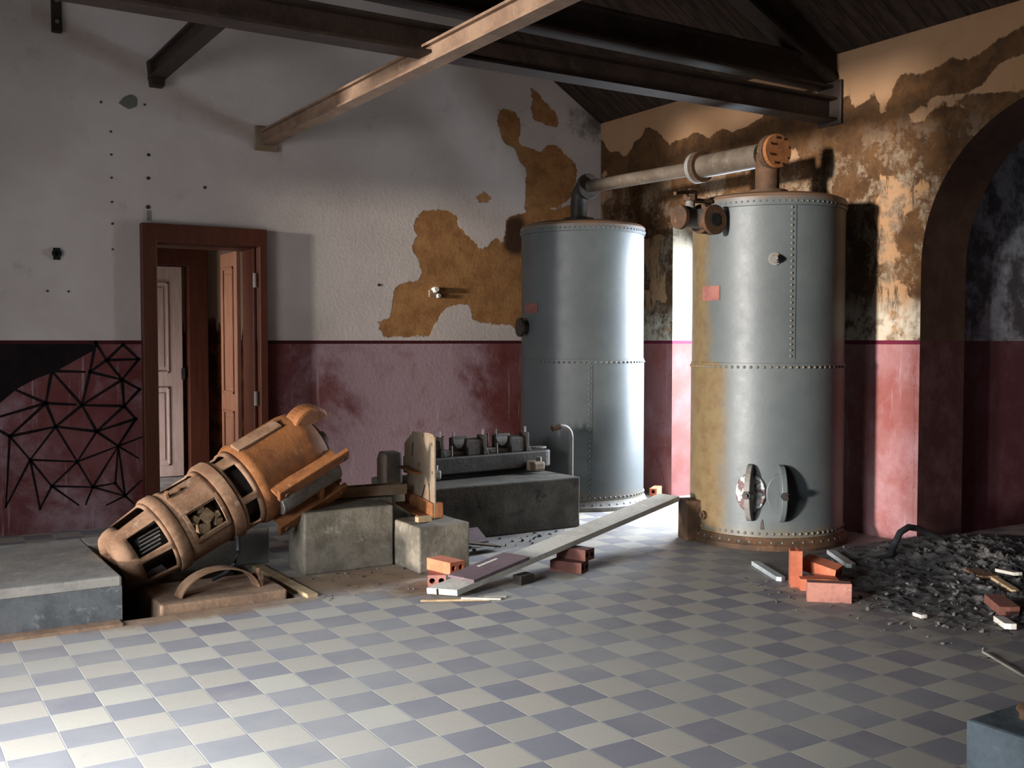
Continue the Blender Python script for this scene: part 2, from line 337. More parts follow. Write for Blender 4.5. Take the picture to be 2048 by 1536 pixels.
def dome(bm, c, nrm, r, h=None):
    h = h or r * 0.75; m = frame_of((0, 0, 0), nrm); c = Vector(c)
    A = [bm.verts.new(c + (m @ Vector((math.cos(i*math.pi/3)*r, math.sin(i*math.pi/3)*r, 0)))) for i in range(6)]
    B = [bm.verts.new(c + (m @ Vector((math.cos(i*math.pi/3)*r*0.62, math.sin(i*math.pi/3)*r*0.62, h*0.75)))) for i in range(6)]
    t_ = bm.verts.new(c + (m @ Vector((0, 0, h))))
    for i in range(6):
        bm.faces.new((A[i], A[(i+1) % 6], B[(i+1) % 6], B[i])); bm.faces.new((B[i], B[(i+1) % 6], t_))
def prism(bm, poly, f, thick):
    """poly: 2-D outline; f maps (u, v, w) to a point; extruded from w=0 to w=thick"""
    a = [bm.verts.new(f(u, v, 0)) for u, v in poly]; b = [bm.verts.new(f(u, v, thick)) for u, v in poly]
    bm.faces.new(a[::-1]); bm.faces.new(b); n = len(poly)
    for i in range(n): bm.faces.new((a[i], a[(i+1) % n], b[(i+1) % n], b[i]))
    return bm

def sd_poly(p, poly):
    x, y = p; d = 1e9; ins = False; n = len(poly); j = n - 1
    for i in range(n):
        xi, yi = poly[i]; xj, yj = poly[j]
        ex, ey = xj - xi, yj - yi; wx, wy = x - xi, y - yi
        tt = max(0, min(1, (wx*ex + wy*ey) / (ex*ex + ey*ey + 1e-12)))
        d = min(d, math.hypot(wx - ex*tt, wy - ey*tt))
        if (yi > y) != (yj > y) and x < (xj - xi) * (y - yi) / (yj - yi) + xi: ins = not ins
        j = i
    return d if ins else -d

def wall_slab(name, u0, u1, v0, v1, step, to3, thick, holes, mats, clampv=None, hole_mat=1):
    """wall as a fine grid slab with openings; to3(u, v, w) -> point, w=0 the face seen, w=thick the far face"""
    bm = BM()
    nu = round((u1-u0)/step); nv = round((v1-v0)/step)
    us = [u0 + (u1-u0)*i/nu for i in range(nu+1)]; vs = [v0 + (v1-v0)*i/nv for i in range(nv+1)]
    g = [[bm.verts.new(to3(u, min(v, clampv(u)) if clampv else v, 0)) for v in vs] for u in us]
    for i in range(nu):
        for j in range(nv): bm.faces.new((g[i][j], g[i+1][j], g[i+1][j+1], g[i][j+1]))
    bd = [e for e in bm.edges if len(e.link_faces) == 1]
    r = bmesh.ops.extrude_face_region(bm, geom=bm.faces[:])
    off = Vector(to3(0, 0, thick)) - Vector(to3(0, 0, 0))
    for e in r['geom']:
        if isinstance(e, bmesh.types.BMVert): e.co += off
    bmesh.ops.recalc_face_normals(bm, faces=bm.faces)
    o = link(name, bm, mats)
    for poly in holes:
        cb = BM(); prism(cb, poly, lambda u, v, w_: Vector(to3(u, v, -0.2 + w_)), thick + 0.4)
        cm = bpy.data.meshes.new('c'); bmesh.ops.recalc_face_normals(cb, faces=cb.faces); cb.to_mesh(cm); cb.free()
        for q in mats: cm.materials.append(M[q])
        cm.polygons.foreach_set('material_index', [hole_mat] * len(cm.polygons))
        co = bpy.data.objects.new('c', cm); col.objects.link(co)
        md = o.modifiers.new('b', 'BOOLEAN'); md.object = co; md.operation = 'DIFFERENCE'; md.solver = 'EXACT'
        dg = bpy.context.evaluated_depsgraph_get(); dg.update()
        nm = bpy.data.meshes.new_from_object(o.evaluated_get(dg)); o.modifiers.clear(); o.data = nm
        bpy.data.objects.remove(co); bpy.data.meshes.remove(cm)
    return tag(o, kind='structure')
def set_attr(o, name, fn):
    me = o.data; a = me.attributes.new(name, 'FLOAT', 'POINT')
    a.data.foreach_set('value', [fn(v.co) for v in me.vertices])

# ------------------------------------------------------------------ the setting
D, XR, XL = 8.67, 6.49, -2.2
P1 = [(5.245,3.695),(5.413,3.73),(5.505,3.626),(5.518,3.517),(5.491,3.415),(5.624,3.373),(5.732,3.339),(5.813,3.414),(5.95,3.427),(6.033,3.368),(6.117,3.33),(6.188,3.222),(6.174,3.083),(6.118,2.942),(6.007,2.843),(5.759,2.758),(5.598,2.725),(5.558,2.801),(5.571,2.879),(5.584,3.169),(5.492,3.239),(5.439,3.355),(5.309,3.419),(5.283,3.471),(5.257,3.577)]
P1b = [(5.597,4.034),(5.65,3.975),(5.758,3.877),(5.894,3.782),(5.963,3.711),(5.963,3.609),(5.84,3.607),(5.758,3.643),(5.677,3.645),(5.637,3.752),(5.65,3.864)]
P2 = [(4.36,2.573),(4.419,2.67),(4.585,2.702),(4.718,2.701),(4.804,2.653),(4.828,2.569),(4.915,2.477),(5.002,2.405),(5.078,2.355),(5.141,2.369),(5.231,2.483),(5.321,2.41),(5.347,2.665),(5.492,2.718),(5.759,2.758),(6.147,2.852),(6.149,2.163),(6.15,1.701),(5.466,1.582),(5.4,1.637),(5.256,1.636),(5.077,1.656),(4.963,1.688),(4.951,1.796),(4.913,1.828),(4.802,1.826),(4.679,1.792),(4.606,1.705),(4.546,1.598),(4.509,1.523),(4.066,1.516),(4.009,1.573),(3.965,1.645),(4.101,1.688),(4.113,1.803),(4.16,1.97),(4.241,2.014),(4.346,2.017),(4.44,2.072),(4.417,2.166),(4.358,2.29),(4.335,2.362),(4.383,2.459),(4.348,2.52)]
P3 = [(5.003,2.849),(5.078,2.92),(5.193,2.863),(5.142,2.794),(5.053,2.799)]
P4 = [(5.334,2.675),(5.492,2.707),(5.558,2.678),(5.558,2.321),(5.413,2.315),(5.308,2.377)]
GREY = [(1.744,3.36),(1.831,3.424),(1.883,3.434),(1.914,3.389),(1.899,3.325),(1.864,3.304),(1.804,3.322)]
roofz = lambda x: 3.70 + 0.61 * (XR - x) if x > 2.14 else 3.70 + 0.61 * (XR - 2.14) - 0.61 * (2.14 - x)
DO = (2.0, 2.86, 2.30)        # door opening x0, x1, top
wb = wall_slab('wall_back', XL, XR, 0.0, 6.4, 0.05, lambda u, v, w_: (u, D + w_, v), 0.30,
               [[(DO[0], -0.3), (DO[1], -0.3), (DO[1], DO[2]), (DO[0], DO[2])]], ['wall_white', 'door_dark'], clampv=roofz)
def peel_back(co):
    if abs(co.y - D) > 0.01 or co.x < 3.7: return -0.4
    return max(sd_poly((co.x, co.z), q) for q in (P1, P1b, P2, P3))
set_attr(wb, 'peel', peel_back)
set_attr(wb, 'dark', lambda c: sd_poly((c.x, c.z), P4) if c.x > 5 else -0.4)
set_attr(wb, 'grey', lambda c: sd_poly((c.x, c.z), GREY) if 1.4 < c.x < 2.3 and c.z > 3 else -0.4)
def stain(c):     # old joist line running down the wall between the beam ends
    if not 1.1 < c.x < 3.1: return -0.4
    zl = 3.90 + (c.x - 1.315) * (3.17 - 3.90) / (2.92 - 1.315)
    return 0.07 - abs(c.z - zl)
set_attr(wb, 'stain', stain)
set_attr(wb, 'mold', lambda c: max(-0.5, 0.75 - math.hypot((c.x - 6.45) / 0.75, (c.z - 3.7) / 0.42)) if c.x > 5 else -0.5)
def bloom(c):     # whitish efflorescence in the middle of the dado, thicker near the floor
    sm = lambda v, a, b: (lambda q: q * q * (3 - 2 * q))(min(1, max(0, (v - a) / (b - a))))
    k = sm(c.x, 2.7, 4.0) * (1 - sm(c.x, 4.75, 5.45)) if c.x > 2.9 else 0.35
    return -0.45 + k * (1.05 + max(0, 0.75 - c.z) * 0.9)
set_attr(wb, 'bloom', bloom)

R1 = [(5.053,3.421),(4.964,3.421),(4.875,3.374),(4.789,3.411),(4.684,3.415),(4.654,3.453),(4.582,3.446),(4.52,3.396),(4.432,3.42),(4.364,3.457),(4.288,3.474),(4.079,3.533),(3.927,3.535),(3.922,3.312),(4.075,3.347),(4.238,3.333),(4.303,3.278),(4.379,3.225),(4.476,3.183),(4.577,3.194),(4.649,3.19),(4.732,3.207),(4.828,3.17),(4.958,3.12),(5.117,3.149),(5.211,3.215),(5.119,3.264),(5.097,3.326)]
R2 = [(5.069,3.027),(4.957,3.073),(4.868,3.03),(4.784,3.107),(4.678,3.124),(4.514,3.084),(4.493,3.018),(4.572,2.96),(4.674,2.887),(4.725,2.804),(4.821,2.8),(4.909,2.831),(4.976,2.889),(5.044,2.928)]
AY, AZ, AR = 3.72, 2.02, 1.11            # arch: centre, spring height, radius
arch = [(AY + AR, -0.3)] + [(AY + AR * math.cos(a), AZ + AR * math.sin(a)) for a in [i * math.pi / 40 for i in range(41)]] + [(AY - AR, -0.3)]
DR = (6.30, 7.54, 2.62)
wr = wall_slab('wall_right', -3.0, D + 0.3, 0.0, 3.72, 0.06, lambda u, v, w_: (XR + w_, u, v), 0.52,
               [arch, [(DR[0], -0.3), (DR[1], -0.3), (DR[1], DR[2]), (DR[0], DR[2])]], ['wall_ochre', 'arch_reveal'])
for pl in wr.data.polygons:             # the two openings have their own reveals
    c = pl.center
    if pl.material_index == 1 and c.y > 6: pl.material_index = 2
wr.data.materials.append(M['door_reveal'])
def peel_right(c):
    if abs(c.x - XR) > 0.01: return -0.05
    y, z = c.y, c.z
    n = noise.noise(Vector((y * 2.6, z * 2.6, 3.1))) * 0.22 + noise.noise(Vector((y * 7, z * 7, 9.4))) * 0.12
    if y > 5.25:
        b = 0.10 if z < 3.25 else 0.10 - (z - 3.25) * 0.75
        if 2.3 < z < 2.9 and y > 6.2: b += 0.05
        if y > 7.54 and z < 2.5: b = -0.02
    else:
        b = -0.22 if z > 3.15 else (0.02 if z > 2.5 else 0.03 - max(0, 1.95 - z) * 0.55)
    if abs(z - 3.0) < 0.2 and 5.2 < y < 5.5: b += 0.1
    rim = AR + 0.05 - math.hypot(y - AY, z - AZ) if z > AZ else AY + AR + 0.035 - y
    return max(b + n, sd_poly((y, z), R1), sd_poly((y, z), R2), rim if y < 5.2 else -1)
set_attr(wr, 'peel', peel_right)
for a_ in ('dark', 'stain'): set_attr(wr, a_, lambda c: -0.4)
set_attr(wr, 'bloom', lambda c: 0.25 if c.y < 5.3 else 0.0)

# floor with the sunken machine pit
PX0, PX1, PY0, PY1 = 1.1, 2.1, 5.7, 6.7
bm = BM(); s_ = 0.1
xs = [round(-2.7 + s_ * i, 3) for i in range(126)]; ys = [round(-3.5 + s_ * i, 3) for i in range(161)]
vv = {}
def gv(i, j):
    if (i, j) not in vv: vv[(i, j)] = bm.verts.new((xs[i], ys[j], 0))
    return vv[(i, j)]
for i in range(len(xs)-1):
    for j in range(len(ys)-1):
        cx, cy = xs[i] + .05, ys[j] + .05
        if PX0 < cx < PX1 and PY0 < cy < PY1: continue
        bm.faces.new((gv(i, j), gv(i+1, j), gv(i+1, j+1), gv(i, j+1)))
q = [(PX0, PY0), (PX1, PY0), (PX1, PY1), (PX0, PY1)]
a = [bm.verts.new((x, y, 0)) for x, y in q]; b = [bm.verts.new((x, y, -0.55)) for x, y in q]
for k in range(4): bm.faces.new((a[k], b[k], b[(k+1) % 4], a[(k+1) % 4])).material_index = 1
bm.faces.new(b).material_index = 1
fl = struct('floor', bm, ['tiles', 'dirt'], solid=0)
def sand(c):
    d = min(math.hypot((c.x - 2.6) / 0.75, (c.y - 5.95) / 0.42), math.hypot((c.x - 2.95) / 0.5, (c.y - 5.5) / 0.25), math.hypot((c.x - 1.5) / 0.9, (c.y - 5.65) / 0.16))
    return max(0.0, 1.25 - d)
def soot(c):
    d = math.hypot((c.x - 6.2) / 1.9, (c.y - 3.5) / 1.35)
    e = math.hypot((c.x - 5.9) / 1.2, (c.y - 4.75) / 0.75)
    f = math.hypot((c.x - 4.0) / 1.2, (c.y - 6.45) / 0.28)
    return max(0.0, 1.3 - min(d, e, f)) * 1.2
set_attr(fl, 'sand', sand); set_attr(fl, 'soot', soot)

# hidden-behind-camera shell: left wall with two doorways and an added light slot, front wall
wall_slab('wall_left', -3.0, D + 0.3, 0.0, 3.72, 0.4, lambda u, v, w_: (XL - w_, u, v), 0.4,
          [[(3.3, -.3), (6.0, -.3), (6.0, 3.68), (3.3, 3.68)], [(1.5, -.3), (3.1, -.3), (3.1, 2.6), (1.5, 2.6)], [(7.22, 0.1), (7.70, 0.1), (7.70, 2.85), (7.22, 2.85)]], ['wall_plain', 'wall_plain'])  # last slot added so the sun throws the door frame's shadow
struct('wall_front', box(BM(), XL, XR, -3.3, -3.0, 0, 6.3), 'wall_plain')
# pitched roof over the hall
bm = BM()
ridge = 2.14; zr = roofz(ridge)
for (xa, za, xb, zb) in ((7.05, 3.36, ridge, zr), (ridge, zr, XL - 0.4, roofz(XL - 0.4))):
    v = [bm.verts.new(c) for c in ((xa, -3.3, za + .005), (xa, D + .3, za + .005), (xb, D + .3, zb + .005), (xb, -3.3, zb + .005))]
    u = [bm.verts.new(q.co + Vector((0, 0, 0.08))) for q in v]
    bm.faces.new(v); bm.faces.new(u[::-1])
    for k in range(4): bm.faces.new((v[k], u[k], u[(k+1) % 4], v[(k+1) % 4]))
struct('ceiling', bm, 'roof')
# room beyond the arch, with a vault-dark ceiling
X2 = 8.6
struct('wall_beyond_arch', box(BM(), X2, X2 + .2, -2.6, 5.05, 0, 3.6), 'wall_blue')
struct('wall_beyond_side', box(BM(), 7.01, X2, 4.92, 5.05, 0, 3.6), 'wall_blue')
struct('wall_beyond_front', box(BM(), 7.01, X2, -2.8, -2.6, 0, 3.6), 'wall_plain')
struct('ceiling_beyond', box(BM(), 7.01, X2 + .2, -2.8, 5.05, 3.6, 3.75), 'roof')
# passage behind the back door
struct('wall_passage_far', box(BM(), -0.5, 5.5, 11.6, 11.8, 0, 3.2), 'passage_wall')
struct('wall_passage_left', box(BM(), -0.7, -0.5, D + .3, 11.8, 0, 3.2), 'wall_plain')
struct('wall_passage_right', box(BM(), 5.5, 5.7, D + .3, 11.8, 0, 3.2), 'wall_plain')
struct('ceiling_passage', box(BM(), -0.7, 5.7, D + .3, 11.8, 3.2, 3.3), 'wall_plain')

# ------------------------------------------------------------------ doors
dr = thing('door_1', 'dark red-brown timber door frame in the back wall with panelled leaf swung open inside', 'door', (0, 0, 0)); dr['kind'] = 'structure'
bm = BM()
prism(bm, [(1.905, 0), (2.02, 0), (2.02, 2.27), (2.86, 2.27), (2.86, 0), (2.925, 0), (2.925, 2.415), (1.905, 2.415)], lambda u, v, w_: Vector((u, D - 0.085 + w_, v)), 0.085)
prism(bm, [(2.005, 0), (2.03, 0), (2.03, 2.255), (2.83, 2.255), (2.83, 0), (2.855, 0), (2.855, 2.285), (2.005, 2.285)], lambda u, v, w_: Vector((u, D + w_, v)), 0.30)
link('door_frame', bm, 'door_dark', dr, bevel=0.006)
def leaf(name, w_, h_, m, parent, mat, pans):
    bm = BM(); cbox(bm, (w_/2, 0, h_/2), (w_, 0.035, h_), mat)
    o = link(name, bm, m, parent, bevel=0.003)
    for (x0, x1, z0, z1) in pans:
        for s in (-1, 1):
            bm = BM(); y = s * 0.0175
            for (a0, a1, b0, b1, th) in ((x0, x1, z0, z0+.022, .014), (x0, x1, z1-.022, z1, .014), (x0, x0+.022, z0, z1, .014), (x1-.022, x1, z0, z1, .014), (x0+.05, x1-.05, z0+.06, z1-.06, .008)):
                box(bm, a0, a1, min(y, y + s*th), max(y, y + s*th), b0, b1, mat)
            link('door_panel', bm, m, o, bevel=0.005)
    return o
lm = Matrix.Translation((2.80, D + 0.31, 0.01)) @ Matrix.Rotation(R(90), 4, 'Z')
lf = leaf('door_leaf', 0.48, 2.25, 'door_leaf', dr, lm, [(0.09, 0.39, 0.2, 0.85), (0.09, 0.39, 1.0, 2.12)])
bm = BM(); cyl(bm, (2.835, D - 0.03, 0.93), (2.835, D - 0.03, 1.05), 0.018, 10)
link('hinge', bm, 'iron_grey', dr)
bm = BM(); cyl(bm, (2.835, D - 0.03, 1.93), (2.835, D - 0.03, 2.05), 0.018, 10)
link('hinge', bm, 'iron_grey', dr)
d2 = thing('door_2', 'panelled door leaf in its dark frame across the passage seen through the back door', 'door', (0, 0, 0)); d2['kind'] = 'structure'
bm = BM()
prism(bm, [(2.27, 0), (2.40, 0), (2.40, 2.29), (3.02, 2.29), (3.02, 0), (3.23, 0), (3.23, 2.50), (2.27, 2.50)], lambda u, v, w_: Vector((u, 11.45 + w_, v)), 0.15)
link('door_frame', bm, 'door_dark', d2, bevel=0.006)
lm = Matrix.Translation((2.40, 11.53, 0.01))
leaf('door_leaf', 0.565, 2.27, 'door_far', d2, lm, [(0.10, 0.42, 0.12, 0.97), (0.10, 0.42, 1.12, 2.10)])
bm = BM(); cbox(bm, (2.965, 11.505, 1.12), (0.035, 0.03, 0.12)); link('door_handle', bm, 'iron', d2)

# ------------------------------------------------------------------ mural on the dado
NODES = {'a':(1.563,1.465),'b':(1.641,1.326),'c':(1.768,1.449),'d':(1.886,1.332),'e':(1.516,1.236),'f':(1.756,1.17),'g':(1.24,1.247),'h':(1.195,1.001),'i':(1.454,0.977),'j':(1.768,0.959),'k':(1.89,1.089),'l':(0.939,0.757),'m':(1.261,0.817),'n':(1.559,0.766),'o':(1.856,0.854),'p':(1.077,0.571),'q':(1.412,0.536),'r':(1.719,0.642),'s':(1.895,0.703),'t':(1.867,0.539),'u':(1.226,0.358),'v':(1.523,0.328),'w':(1.692,0.347),'x':(1.765,0.24),'y':(1.14,0.191),'z':(0.903,0.226),'A':(0.979,1.111),'B':(1.473,1.236),'C':(1.405,0.982),'D':(0.848,0.901),'E':(0.847,0.821),'F':(1.413,0.198),'G':(1.887,0.349),'H':(1.631,0.18),'I':(1.824,0.18),'J':(1.471,0.201)}
EDG = 'ab bc cd bd bf be ae df ef ei fi fj fk kj ji jn jo on or ni nm nr nq im ig gB gh hA hC hl hD hm lm lE lz lp mp mq pq py pu pz qr qv qu uv uy uF vw vx vJ vr wr wx xr xG xH xI rs rt'.split()
BLOB = [(0.70,1.454),(1.562,1.453),(1.547,1.404),(1.40,1.32),(1.275,1.247),(1.12,1.185),(0.999,1.118),(0.877,1.011),(0.70,0.80)]
bm = BM(); fw = lambda u, v, w_: Vector((u, D - 0.0005 - w_, v))
for e in EDG:
    a, b = Vector(NODES[e[0]]), Vector(NODES[e[1]]); n = (b - a).normalized(); p_ = Vector((-n.y, n.x))
    wd = 0.0105 if (a.y + b.y) / 2 > 0.7 else 0.0075
    a = a - n * 0.012; b = b + n * 0.012
    prism(bm, [tuple(a - p_*wd*1.2), tuple(b - p_*wd*0.8), tuple(b + p_*wd*0.8), tuple(a + p_*wd*1.2)], fw, 0.0008)
prism(bm, BLOB, fw, 0.0011)
mu = tag(link('wall_mural', bm, 'mural'), 'black painted web of triangles and solid wedge on the red dado beside the back door', 'mural')

# small things on the back wall
bm = BM(); lathe(bm, [(0, 0.034), (0.02, 0.036), (0.03, 0.028), (0.03, 0.018), (0.012, 0.016)], 20)
bm.transform(Matrix.Translation((1.289, D - 0.001, 2.149)) @ Matrix.Rotation(R(90), 4, 'X'))
box(bm, 1.265, 1.313, D - .012, D - .001, 2.10, 2.19)
tag(link('junction_box', bm, 'black'), 'small black junction box on the white wall above the mural', 'junction box')
fx = thing('ceramic_fitting', 'broken white ceramic fitting stuck in the peeled ochre patch of the back wall', 'wall fitting', (4.554, D, 1.93))
bm = BM(); cyl(bm, (0, -0.001, 0.02), (0, -0.06, 0.03), 0.032, 14, 0.024); link('insulator', bm, 'white_chalk', fx, smooth=True)
bm = BM(); cyl(bm, (0.03, -0.001, -0.03), (0.035, -0.045, -0.03), 0.022, 12, 0.018); link('insulator', bm, 'white_chalk', fx, smooth=True)
bm = BM(); cbox(bm, (-0.01, -0.012, -0.01), (0.10, 0.022, 0.07)); link('mount_block', bm, 'rust_pale', fx, bevel=0.006)
plugs = [(1.98,2.78,.014),(1.985,2.965,.013),(1.975,2.55,.017),(2.43,2.74,.013),(1.70,3.12,.009),(1.70,2.94,.009),(1.70,2.76,.009),(1.70,2.57,.009),(1.70,2.40,.009),(1.63,3.34,.010),(1.96,3.36,.009),(3.99,1.985,.013),(1.70,2.20,.008),(1.22,1.86,.009),(1.37,1.86,.009)]
for i, (x, z, r) in enumerate(plugs):
    bm = BM(); cyl(bm, (x, D + 0.001, z), (x, D - 0.006, z), r, 10)
    tag(link('wall_plug', bm, 'iron'), 'small dark plug set in the white plaster of the back wall', 'wall plug', 'dark plugs in the white wall')
bm = BM(); box(bm, 1.965, 1.99, D - .012, D, 2.44, 2.52)
tag(link('conduit_stub', bm, 'iron_grey'), 'short rusty conduit stub right above the back door frame', 'conduit')

# ------------------------------------------------------------------ roof timbers and beams
def ibeam(bm, a, b, w_, h_, tf=0.014, tw=0.012):
    """I section from a to b (bottom centre line)"""
    a, b = Vector(a), Vector(b); d = (b - a).normalized(); s = Vector((0, 0, 1)).cross(d).normalized(); up = d.cross(s)
    def bx(s0, s1, u0, u1):
        v = [bm.verts.new(p + s*ss + up*uu) for p in (a, b) for ss, uu in ((s0, u0), (s1, u0), (s1, u1), (s0, u1))]
        for f in ((3,2,1,0), (4,5,6,7), (0,1,5,4), (1,2,6,5), (2,3,7,6), (3,0,4,7)): bm.faces.new([v[i] for i in f])
    bx(-w_/2, w_/2, 0, tf); bx(-w_/2, w_/2, h_ - tf, h_); bx(-tw/2, tw/2, tf, h_ - tf)
tr = thing('roof_truss', 'dark built-up tie beam and rafter crossing the hall to the right wall', 'truss', (6.49, 5.67, 3.2))
def loc(bm, o): bm.transform(Matrix.Translation(-Vector(o.location))); return bm
bm = BM(); ibeam(bm, (-2.2, 5.67, 3.20), (6.49, 5.67, 3.19), 0.17, 0.175, 0.018)
link('tie_beam', loc(bm, tr), 'beam', tr)
bm = BM(); ibeam(bm, (-2.2, 5.70, 3.55), (6.49, 5.70, 3.445), 0.15, 0.22, 0.018)
link('upper_chord', loc(bm, tr), 'beam', tr)
bm = BM(); v0 = (6.45, 5.67, 3.50); ibeam(bm, v0, (2.14, 5.67, 5.55), 0.16, 0.33, 0.03, 0.10)
link('rafter', loc(bm, tr), 'beam', tr)
bm = BM(); cbox(bm, (6.475, 5.67, 3.33), (0.03, 0.24, 0.34)); link('bearing_plate', loc(bm, tr), 'beam', tr, bevel=0.01)
bmA = BM(); ibeam(bmA, (2.95, 8.67, 3.13), (2.95, -0.4, 3.13), 0.11, 0.125, 0.016, 0.05)
pa = thing('purlin_beam', 'long tan steel beam running out from the back wall under the dark truss', 'beam', (2.95, 8.67, 3.13))
link('beam_body', loc(bmA, pa), 'beam_tan', pa)
bm = BM(); cbox(bm, (2.95, 8.655, 3.185), (0.20, 0.03, 0.20)); link('wall_plate', loc(bm, pa), 'rust_pale', pa, bevel=0.005)
pb = thing('purlin_beam', 'short dark steel beam end above the back door running up behind the truss', 'beam', (2.045, 8.67, 3.58))
bm = BM(); ibeam(bm, (2.045, 8.67, 3.56), (2.045, 1.0, 3.56), 0.12, 0.14, 0.02, 0.05); link('beam_body', loc(bm, pb), 'beam', pb)
bm = BM(); prism(bm, [(-.05, 0), (.05, 0), (.07, .2), (-.07, .2)], lambda u, v, w_: Vector((2.045 + u, 8.67 - w_, 3.50 + v)), 0.10); link('corbel', loc(bm, pb), 'beam', pb, bevel=0.006)
bc = thing('wall_bracket', 'rusty bolted iron strap hanging on the white wall at the far upper left', 'bracket', (1.315, 8.67, 3.9))
bm = BM(); cbox(bm, (0, -0.02, 0.17), (0.075, 0.04, 0.50)); link('strap', bm, 'beam', bc, bevel=0.01)
for zz in (0.0, 0.16, 0.32):
    bm = BM(); cyl(bm, (0, -0.04, zz), (0, -0.06, zz), 0.016, 6); link('bolt', bm, 'iron_grey', bc)

# ------------------------------------------------------------------ riveted tanks
def tank(name, label, c, r, mat, label_ang, seam_ang, seam_low):
    t_ = thing(name, label, 'tank', (c[0], c[1], 0))
    H = 2.50; zs = 1.32
    bm = BM(); lathe(bm, [(0.0, r + 0.006), (zs, r + 0.006), (zs + 0.002, r), (H - 0.05, r), (H - 0.02, r + 0.004), (H + 0.012, r - 0.012), (H + 0.03, r - 0.06), (H + 0.05, r * 0.55), (H + 0.06, 0.02)], 96)
    link('shell', bm, mat, t_, smooth=True)
    bm = BM(); lathe(bm, [(0.0, r + 0.045), (0.035, r + 0.045), (0.045, r + 0.03), (0.085, r + 0.014), (0.09, r)], 80)
    link('base_ring', bm, 'rust_dark' if mat == 'tank_front' else 'iron_grey', t_, smooth=True)
    bm = BM(); lathe(bm, [(H - 0.075, r + 0.001), (H - 0.072, r + 0.010), (H - 0.01, r + 0.010), (H + 0.004, r)], 96)
    link('top_band', bm, mat, t_, smooth=True)
    riv = []
    def row(z, rr, sz, n, off=0):
        for k in range(n):
            a = (k + off) * 2 * math.pi / n; d = Vector((math.cos(a), math.sin(a), 0))
            riv.append((d * rr + Vector((0, 0, z)), d, sz))
    row(H - 0.045, r + 0.009, 0.0095, 84); row(zs - 0.028, r + 0.006, 0.0125, 76); row(0.115, r + 0.006, 0.013, 72); row(0.055, r + 0.020, 0.013, 48, .5)
    a = seam_ang; d = Vector((math.cos(a), math.sin(a), 0)); z0, z1 = (0.1, zs - .05) if seam_low else (zs + .03, H - .07)
    rs = r + 0.006 if seam_low else r
    for k in range(26): riv.append((d * rs + Vector((0, 0, z0 + (z1 - z0) * (k + .5) / 26)), d, 0.012))
    riv.sort(key=lambda q: -(q[1].dot((Vector((0, 0, 1.474)) - Vector((c[0], c[1], 0)) - q[0]).normalized()) * (q[2] if q[1].dot(Vector((-c[0], -c[1], 0)).normalized()) > 0.12 else 0)))
    rm = None
    for p_, d_, sz in riv[:100]:
        if rm is None:
            bm = BM(); dome(bm, (0, 0, 0), (0, 0, 1), 1.0); ro = link('rivet', bm, mat, t_, smooth=True, autos=180); rm = ro.data
        else:
            ro = bpy.data.objects.new('rivet', rm); col.objects.link(ro); ro.parent = t_
        ro.matrix_local = Matrix.Translation(p_) @ frame_of((0, 0, 0), d_) @ Matrix.Scale(sz, 4)
    bm = BM()
    for p_, d_, sz in riv[100:]: dome(bm, p_, d_, sz)
    tag(link('rivet_rows', bm, mat, t_, smooth=True, autos=180), kind='stuff')
    bm = BM(); n = 5
    for k in range(n):    # lap strip beside the vertical rivets
        a0 = a + 0.03 + 0.02 * k / n; a1 = a + 0.03 + 0.02 * (k + 1) / n
        p = [Vector((math.cos(q) * rr, math.sin(q) * rr, zz)) for q, rr, zz in ((a0, rs, z0), (a1, rs, z0), (a1, rs, z1), (a0, rs, z1))]
        u = [Vector((x.x * (1 + .004 / rs), x.y * (1 + .004 / rs), x.z)) for x in p]
        P = [bm.verts.new(x) for x in p]; U = [bm.verts.new(x) for x in u]
        bm.faces.new(P); bm.faces.new(U)
        for i in range(4): bm.faces.new((P[i], P[(i+1) % 4], U[(i+1) % 4], U[i]))
    link('lap_seam', bm, mat, t_)
    return t_
def on(ang, rr, z): return Vector((math.cos(R(ang)) * rr, math.sin(R(ang)) * rr, z))
def curved_plate(ang, da, z0, z1, r, th):
    bm = BM(); n = 4; P = []
    for k in range(n + 1):
        a = ang - da/2 + da * k / n
        P.append([bm.verts.new(on(a, rr, z)) for rr, z in ((r, z0), (r + th, z0), (r + th, z1), (r, z1))])
    for A, B in zip(P, P[1:]):
        for i in range(4): bm.faces.new((A[i], A[(i+1) % 4], B[(i+1) % 4], B[i]))
    bm.faces.new(P[0]); bm.faces.new(P[-1][::-1]); return bm
C2 = (5.79, 5.647); C1 = (5.60, 7.755); RT = 0.557
t2 = tank('riveted_tank', 'nearer grey riveted steel tank with two clamps low on its front and ochre stains', C2, RT, 'tank_front', 0, R(-118.5), False)
t1 = tank('riveted_tank', 'farther grey riveted steel tank in the corner behind the concrete block', C1, RT, 'tank_back', 0, R(-119.5), True)
